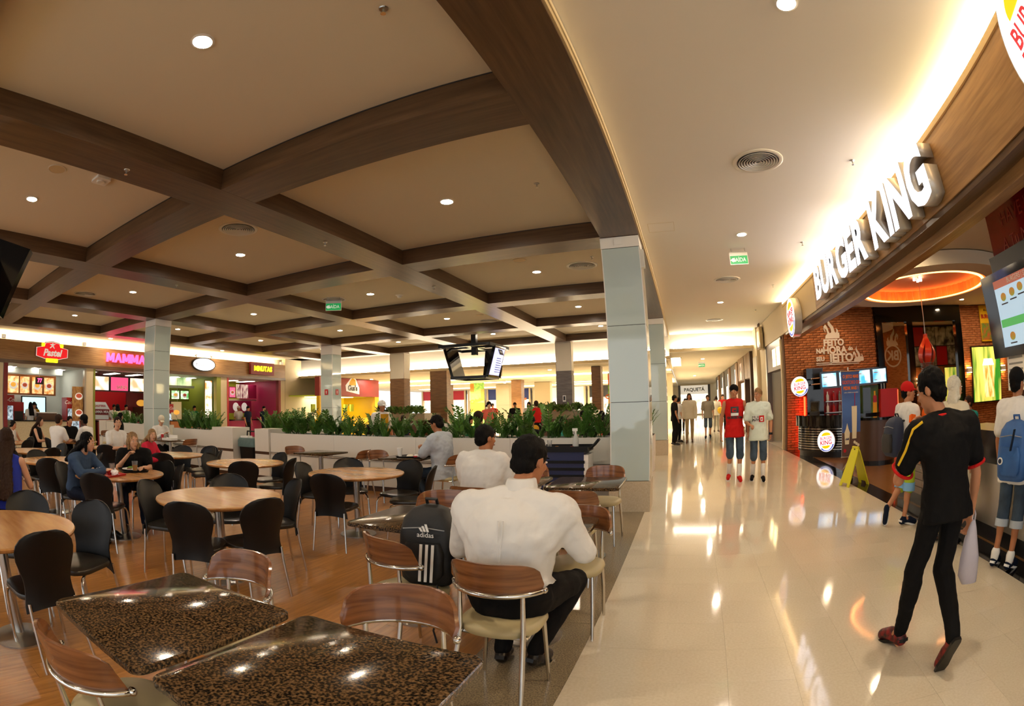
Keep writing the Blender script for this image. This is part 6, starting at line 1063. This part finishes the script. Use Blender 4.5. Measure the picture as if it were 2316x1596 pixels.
t = thing('smoke_detector', 'round white detector right of the green exit sign', 'detector', (-6.1, 9.9, ZP)); MB().lathe([(0, -.07), (.04, -.065), (.06, -.02), (.1, 0), (0, 0)], n=20).build('body', 'white', t)
t = thing('access_hatch', 'thin square access hatch outline in the corridor ceiling beside the column', 'hatch', (-.12, 7.4, 4.039)); [B('outline', 'cream_trim', t, *q, -.002, 0) for q in ((-.2, .2, -.2, -.196), (-.2, .2, .196, .2), (-.2, -.196, -.2, .2), (.196, .2, -.2, .2))]
mat('exit_green', '0f7a3c', .5, emit='128a44', es=.7)
def exit_sign(x, y, z, label, rz=0, w=.16):
    t = thing('exit_sign', label, 'sign', (x, y, z), rz); B('bracket', 'steel', t, -w, w, -.01, .01, .10, .12); [MB().cyl((q * w * .8, 0, .1), (q * w * .8, 0, .18), .006).build('rod', 'steel', t) for q in (-1, 1)]; B('plate', 'white_panel', t, -w - .01, w + .01, -.008, .008, -.11, .1); B('green_field', 'exit_green', t, -w, w, -.012, -.008, -.1, .045)
    text('SAÍDA', .1, 'plate_w', t, (.01, -.014, -.03), ext=.001, sx=.85); flat('arrow', 'plate_w', t, [(-.05, 0), (0, .04), (0, .015), (.04, .015), (.04, -.015), (0, -.015), (0, -.04)], (-w + .05, -.014, -.03))
exit_sign(-6.75, 8.3, 3.66, 'green exit sign hanging under the coffers', .5); exit_sign(1.2, 8.8, 3.86, 'green and white exit sign hanging in the corridor'); exit_sign(1.0, 25, 3.16, 'far green exit sign beyond the corridor soffit'); exit_sign(-17.2, 10.2, 3.82, 'small exit sign before the pink lettering', .9)
# hanging screens
def screen(parent, loc, rz, w=.56, h_=.36, tilt=.35, lit=None):
    M = Matrix.Translation(loc) @ Matrix.Rotation(rz, 4, 'Z') @ Matrix.Rotation(tilt, 4, 'X')
    MB().box(-w, w, -.05, .05, -h_, h_, M).build('screen_case', 'black_gloss', parent); MB().box(-w * .9, w * .9, -.054, -.05, -h_ * .85, h_ * .85, M).build('picture', lit or 'black_gloss', parent)
mat('scr_lilac', 'a9aef0', .3, emit='b4b8ff', es=1.3); mat('scr_amber', 'e8b050', .3, emit='f0b850', es=1.3)
HS = thing('hanging_screens', 'cluster of black screens hanging on a post from the coffered ceiling', 'screen', (-7.05, 16.4, 0)); B('post', 'black', HS, -.09, .09, -.09, .09, 3.3, ZP - .005)
for z_, w_ in ((3.56, .92), (2.5, .62)):
    for q in (-1, 1): B('frame_bar', 'black', HS, -w_, w_, q * w_ - .03, q * w_ + .03, z_ - .05, z_ + .05); B('frame_bar', 'black', HS, q * w_ - .03, q * w_ + .03, -w_, w_, z_ - .05, z_ + .05)
for q in (-1, 1): B('frame_bar', 'black', HS, -.92, .92, -.04 + q * .05, .04 + q * .05, 3.54, 3.6); B('frame_bar', 'black', HS, -.04 + q * .05, .04 + q * .05, -.92, .92, 3.54, 3.6)
for rz, li in ((PI / 2, 'scr_lilac'), (-PI / 2, None)):
    w_ = .78; screen(HS, (w_ * math.sin(rz), -w_ * math.cos(rz), 3.03), rz, .46 if rz == 0 else .5, .54, .28, li)
screen(HS, (.38, .8, 3.03), PI, .34, .54, .28)
flat('logo_print', 'black', HS, rrect(-.2, .2, -.12, .12, .02), (.97, .0, 3.36), (PI / 2 - .28, 0, PI / 2)); text('Rede', .13, 'plate_w', HS, (.985, .0, 3.36), (PI / 2 - .28, 0, PI / 2), ext=.001)
for k in range(7): flat('text_line', 'navy', HS, rrect(-.3, .1 + .02 * k, -.012, .012, .005), (.88 + .0 + .02 * (3 - k) * .9, .0, 3.02 - .075 * k + .1), (PI / 2 - .28, 0, PI / 2))
LS = thing('hanging_screens', 'black hanging screens cut by the left edge', 'screen', (-4.9, .75, 0))
P1, P2 = V((-4.663, 1.191, 2.855)), V((-4.694, .968, 2.246)); u_ = (P1 - P2).normalized(); l_ = V((-.62, -.78, .0)); n_ = l_.cross(u_).normalized(); l_ = u_.cross(n_)
MB().box(-.02, 1.1, -.04, .04, 0, (P1 - P2).length, frame(P2 - V((-4.9, .75, 0)), l_, n_, u_)).build('screen_case', 'black_gloss', LS)
MB().box(-.3, .8, -.04, .04, 0, .66, frame(P2 - V((-4.9, .75, 0)) + V((.0, -.35, .0)), V((.78, -.62, 0)), V((-.62, -.78, 0)), V((0, 0, 1)))).build('screen_case', 'black_gloss', LS)
B('picture', 'scr_amber', LS, -.35, -.3, -.6, -.5, 2.4, 2.8); B('post', 'black', LS, -.75, -.6, -.75, -.6, 2.6, ZP - .005)
# ================================================================== TABLE TOP THINGS
def tray(label, x, y, z, rz, m, w=.22, d=.16):
    t = thing('food_tray', label, 'tray', (x, y, z), rz); MB().prism(rrect(-w, w, -d, d, .03), 0, .006).build('base', m, t)
    P, Q = rrect(-w, w, -d, d, .03), rrect(-w - .012, w + .012, -d - .012, d + .012, .035); MB().loft([[(a, b_, .004) for a, b_ in P], [(a, b_, .02) for a, b_ in Q], [(a * .985, b_ * .985, .02) for a, b_ in Q], [(a * .97, b_ * .97, .006) for a, b_ in P]], caps=False).build('rim', m, t); return t
def cup(label, x, y, z, m='white', h_=.11, r=.04, drink=None, lid=False):
    t = thing('drink_cup', label, 'cup', (x, y, z)); MB().lathe([(0, 0), (r * .75, 0), (r, h_), (r * .94, h_), (r * .7, .006), (0, .006)], n=20).build('body', m, t, True)
    if drink: MB().lathe([(0, .008), (r * .72, .008), (r * .88, h_ * .6), (0, h_ * .6)], n=18).build('drink', drink, t)
    if lid: MB().lathe([(0, h_), (r * 1.04, h_), (r * 1.04, h_ + .012), (0, h_ + .014)], n=18).build('lid', 'white', t)
    return t
mat('clear_plastic', 'eef0ee', .05, trans=.9, alpha=.55); mat('juice', 'd98f1c', .3); mat('lettuce', '5f8f2a', .6); mat('rice', 'e6dcc4', .7); mat('meat', '7a4526', .6); mat('napkin', 'efe9e2', .9); mat('tray_red', 'b8201c', .35); mat('ketchup', '9c1710', .4)
tray('red food tray with napkins and sauces on the round table', -5.52, 2.52, .75, .3, 'tray_red'); tray('black food tray with a meal on the round table', -5.72, 3.02, .75, -.3, 'black_plastic')
for lb, x_, y_, m_ in (('crumpled napkin on the left of the red tray', -5.64, 2.5, 'napkin'), ('crumpled wrapper on the right of the red tray', -5.40, 2.60, 'napkin')):
    t = thing('napkin', lb, 'napkin', (x_, y_, .757)); r = random.Random(int(-x_ * 100)); b = MB().ell((0, 0, .03), (.07, .05, .028), 9, 6); b.v = [(a + r.uniform(-.015, .015), c_ + r.uniform(-.015, .015), max(d_ + r.uniform(-.012, .012), 0)) for a, c_, d_ in b.v]; b.build('paper', m_, t); b2 = MB().box(-.03, .05, -.03, .02, 0, .012); b2.build('fold', m_, t, rot=(0, 0, .6))
cup('clear cup with ice and a straw on the red tray', -5.60, 2.66, .757, 'clear_plastic'); cup('clear cup with orange juice on the black tray', -5.62, 3.0, .757, 'clear_plastic', .12, .04, 'juice'); cup('small red sauce tub on the red tray', -5.49, 2.57, .757, 'ketchup', .05, .035)
t = thing('dinner_plate', 'white plate of salad, rice and meat on the black tray', 'plate', (-5.76, 3.02, .757)); MB().lathe([(0, 0), (.07, 0), (.125, .016), (.12, .02), (.068, .006), (0, .006)], n=32).build('dish', 'white', t, True); MB().ell((-.05, .02, .015), (.05, .05, .025), 10, 6).build('salad', 'lettuce', t); MB().ell((.04, .03, .012), (.05, .04, .022), 10, 6).build('rice', 'rice', t, True); MB().ell((.02, -.04, .012), (.05, .035, .018), 10, 6).build('meat', 'meat', t, True)
t = thing('phone', 'dark phone before the girl in pink', 'phone', (-7.35, 4.42, .75), .4); MB().prism(rrect(-.035, .035, -.07, .07, .008), 0, .008).build('body', 'black', t); MB().prism(rrect(-.031, .031, -.06, .06, .004), .008, .009).build('glass', 'black_gloss', t)
tray('black food tray of the man in the pale blue shirt', -3.96, 6.78, .75, 0, 'black_plastic'); cup('white paper cup with a small logo on the planter table', -4.18, 6.74, .757, 'white', .12, .042, None, True)
t = thing('dinner_plate', 'small plate of food on the blue shirted man\'s tray', 'plate', (-3.98, 6.72, .757)); MB().lathe([(0, 0), (.06, 0), (.1, .014), (.096, .018), (.058, .006), (0, .006)], n=28).build('dish', 'black', t, True); MB().ell((0, 0, .014), (.065, .05, .03), 10, 6).build('food', 'rice', t, True)
t = thing('napkin', 'red printed wrapper at the man\'s hands', 'napkin', (-3.84, 6.66, .757)); MB().ell((0, 0, .025), (.05, .03, .025), 8, 5).build('paper', 'napkin', t); MB().box(-.03, .03, -.032, -.02, .01, .03).build('print', 'red', t)
t = thing('food_box', 'white carton of food in front of the capped man', 'box', (-10.85, 6.85, .75)); MB().prism(rrect(-.2, .2, -.12, .12, .02), 0, .05).build('box', 'white', t); B('lid_flap', 'white', t, -.2, .2, .11, .125, .05, .12); cup('red drink cup before the capped man', -11.12, 6.8, .75, 'red', .13, .04)
cup('small cup before the man in the white shirt', -.75, 3.12, .75, 'clear_plastic', .1, .035); tray('red tray before the man in the white shirt', -.98, 2.98, .75, .1, 'tray_red')
# black bussing cart with bottle and glasses
CT = thing('service_cart', 'black service cart against the planter by the glass column', 'cart', (-1.70, 7.22, 0)); B('top_tray', 'black_plastic', CT, -.36, .36, -.22, .22, .84, .88); [B('tray_lip', 'black_plastic', CT, -.36, .36, q * .22 - .01, q * .22 + .01, .88, .92) for q in (-1, 1)]; B('body', 'navy', CT, -.32, .30, -.2, .2, .2, .84)
for k in range(5): B('slat', 'black_plastic', CT, -.33, .31, -.212, -.2, .28 + .1 * k, .32 + .1 * k)
MB().tube([(.34, -.05, .86), (.42, -.05, .93), (.48, -.05, 1.0), (.48, .05, 1.0), (.42, .05, .93), (.34, .05, .86)], .018, 8).build('handle', 'black_plastic', CT); B('white_panel', 'white', CT, .3, .36, -.2, .2, .45, .80)
for sx in (-1, 1):
    for sy in (-1, 1): MB().cyl((sx * .28, sy * .16 - .02, .06), (sx * .28, sy * .16 + .02, .06), .06, n=16).build('wheel', 'dark_grey', CT); MB().cyl((sx * .28, sy * .16, .06), (sx * .28, sy * .16, .2), .012).build('caster_stem', 'steel', CT)
t = thing('spray_bottle', 'translucent spray bottle with a white trigger on the service cart', 'bottle', (-1.55, 7.17, .88)); mat('milky', 'dfe0da', .3, trans=.3); MB().lathe([(0, 0), (.042, 0), (.045, .02), (.045, .13), (.02, .19), (.016, .22), (0, .22)], n=20).build('body', 'milky', t, True); MB().cyl((0, 0, .22), (0, 0, .245), .018).build('collar', 'white', t); MB().box(-.045, .03, -.012, .012, .245, .285).build('trigger_head', 'white', t); MB().tube([(-.03, 0, .25), (-.035, 0, .22), (-.03, 0, .2)], .006, 6).build('trigger', 'white', t)
cup('clear glass on the service cart', -1.93, 7.15, .88, 'clear_plastic', .12, .038); cup('small cup of yellow sauce on the service cart', -1.80, 7.06, .88, 'juice', .04, .024); cup('small cup of red sauce on the service cart', -1.58, 7.06, .88, 'ketchup', .04, .024)
# litter bin
t = thing('litter_bin', 'black litter bin with a bin liner between the planter blocks', 'bin', (-8.85, 7.9, 0)); rs = []
for z_, k in ((0, .8), (.02, .82), (.7, 1.0), (.74, 1.04), (.78, 1.04)): rs.append([(a * k, b_ * k, z_) for a, b_ in rrect(-.26, .26, -.22, .22, .05)])
MB().loft(rs).build('body', 'black_plastic', t, .6); mat('liner', '6f8f8c', .3, trans=.4, bump=.6, bscale=12); rs = [[(a * k, b_ * k, z_) for a, b_ in rrect(-.27, .27, -.23, .23, .06)] for z_, k in ((.66, 1.06), (.8, 1.08), (.86, .95), (.84, .7))]; MB().loft(rs).build('liner', 'liner', t, .8); MB().tube([(-.2, 0, .78), (-.18, 0, 1.0), (.2, 0, 1.0), (.22, 0, .78)], .018, 8).build('handle', 'black_plastic', t); B('paper_scrap', 'paper', t, -.2, .05, -.2, -.05, .86, .9)
# fire notices on the glass column
for x_, lb in ((-12.22, 'front'), (-11.93, 'side')):
    t = thing('fire_notice', f'small red fire notice on the {lb} of the glass column by the yellow kiosk', 'sign', (x_, 14.63 if lb == 'front' else 14.9, 2.12), 0 if lb == 'front' else PI / 2); B('plate', 'red', t, -.08, .08, -.006, 0, -.1, .1); B('symbol', 'white', t, -.02, .02, -.009, -.006, -.06, .05)
# tables for the diners behind the planter
for i, (x_, y_) in enumerate(((-2.6, 9.75), (-4.4, 9.6), (-1.9, 9.5), (-4.6, 12.0), (-7.6, 11.6), (-3.1, 14.6), (-6.6, 10.6))): granite_table(x_, y_, 'granite table behind the long planter, ' + ('near its right middle', 'by the green shirted man', 'at its right end', 'farther back at its middle', 'behind the bin', 'far back at its right', 'at its left')[i])
t = thing('white_partition', 'low white partition behind the planter next to the kitchen hand', 'partition', (-5.0, 10.2, 0)); B('panel', 'white_panel', t, -.25, .25, -.03, .03, 0, 1.15); B('foot', 'steel', t, -.2, .2, -.15, .15, 0, .03)
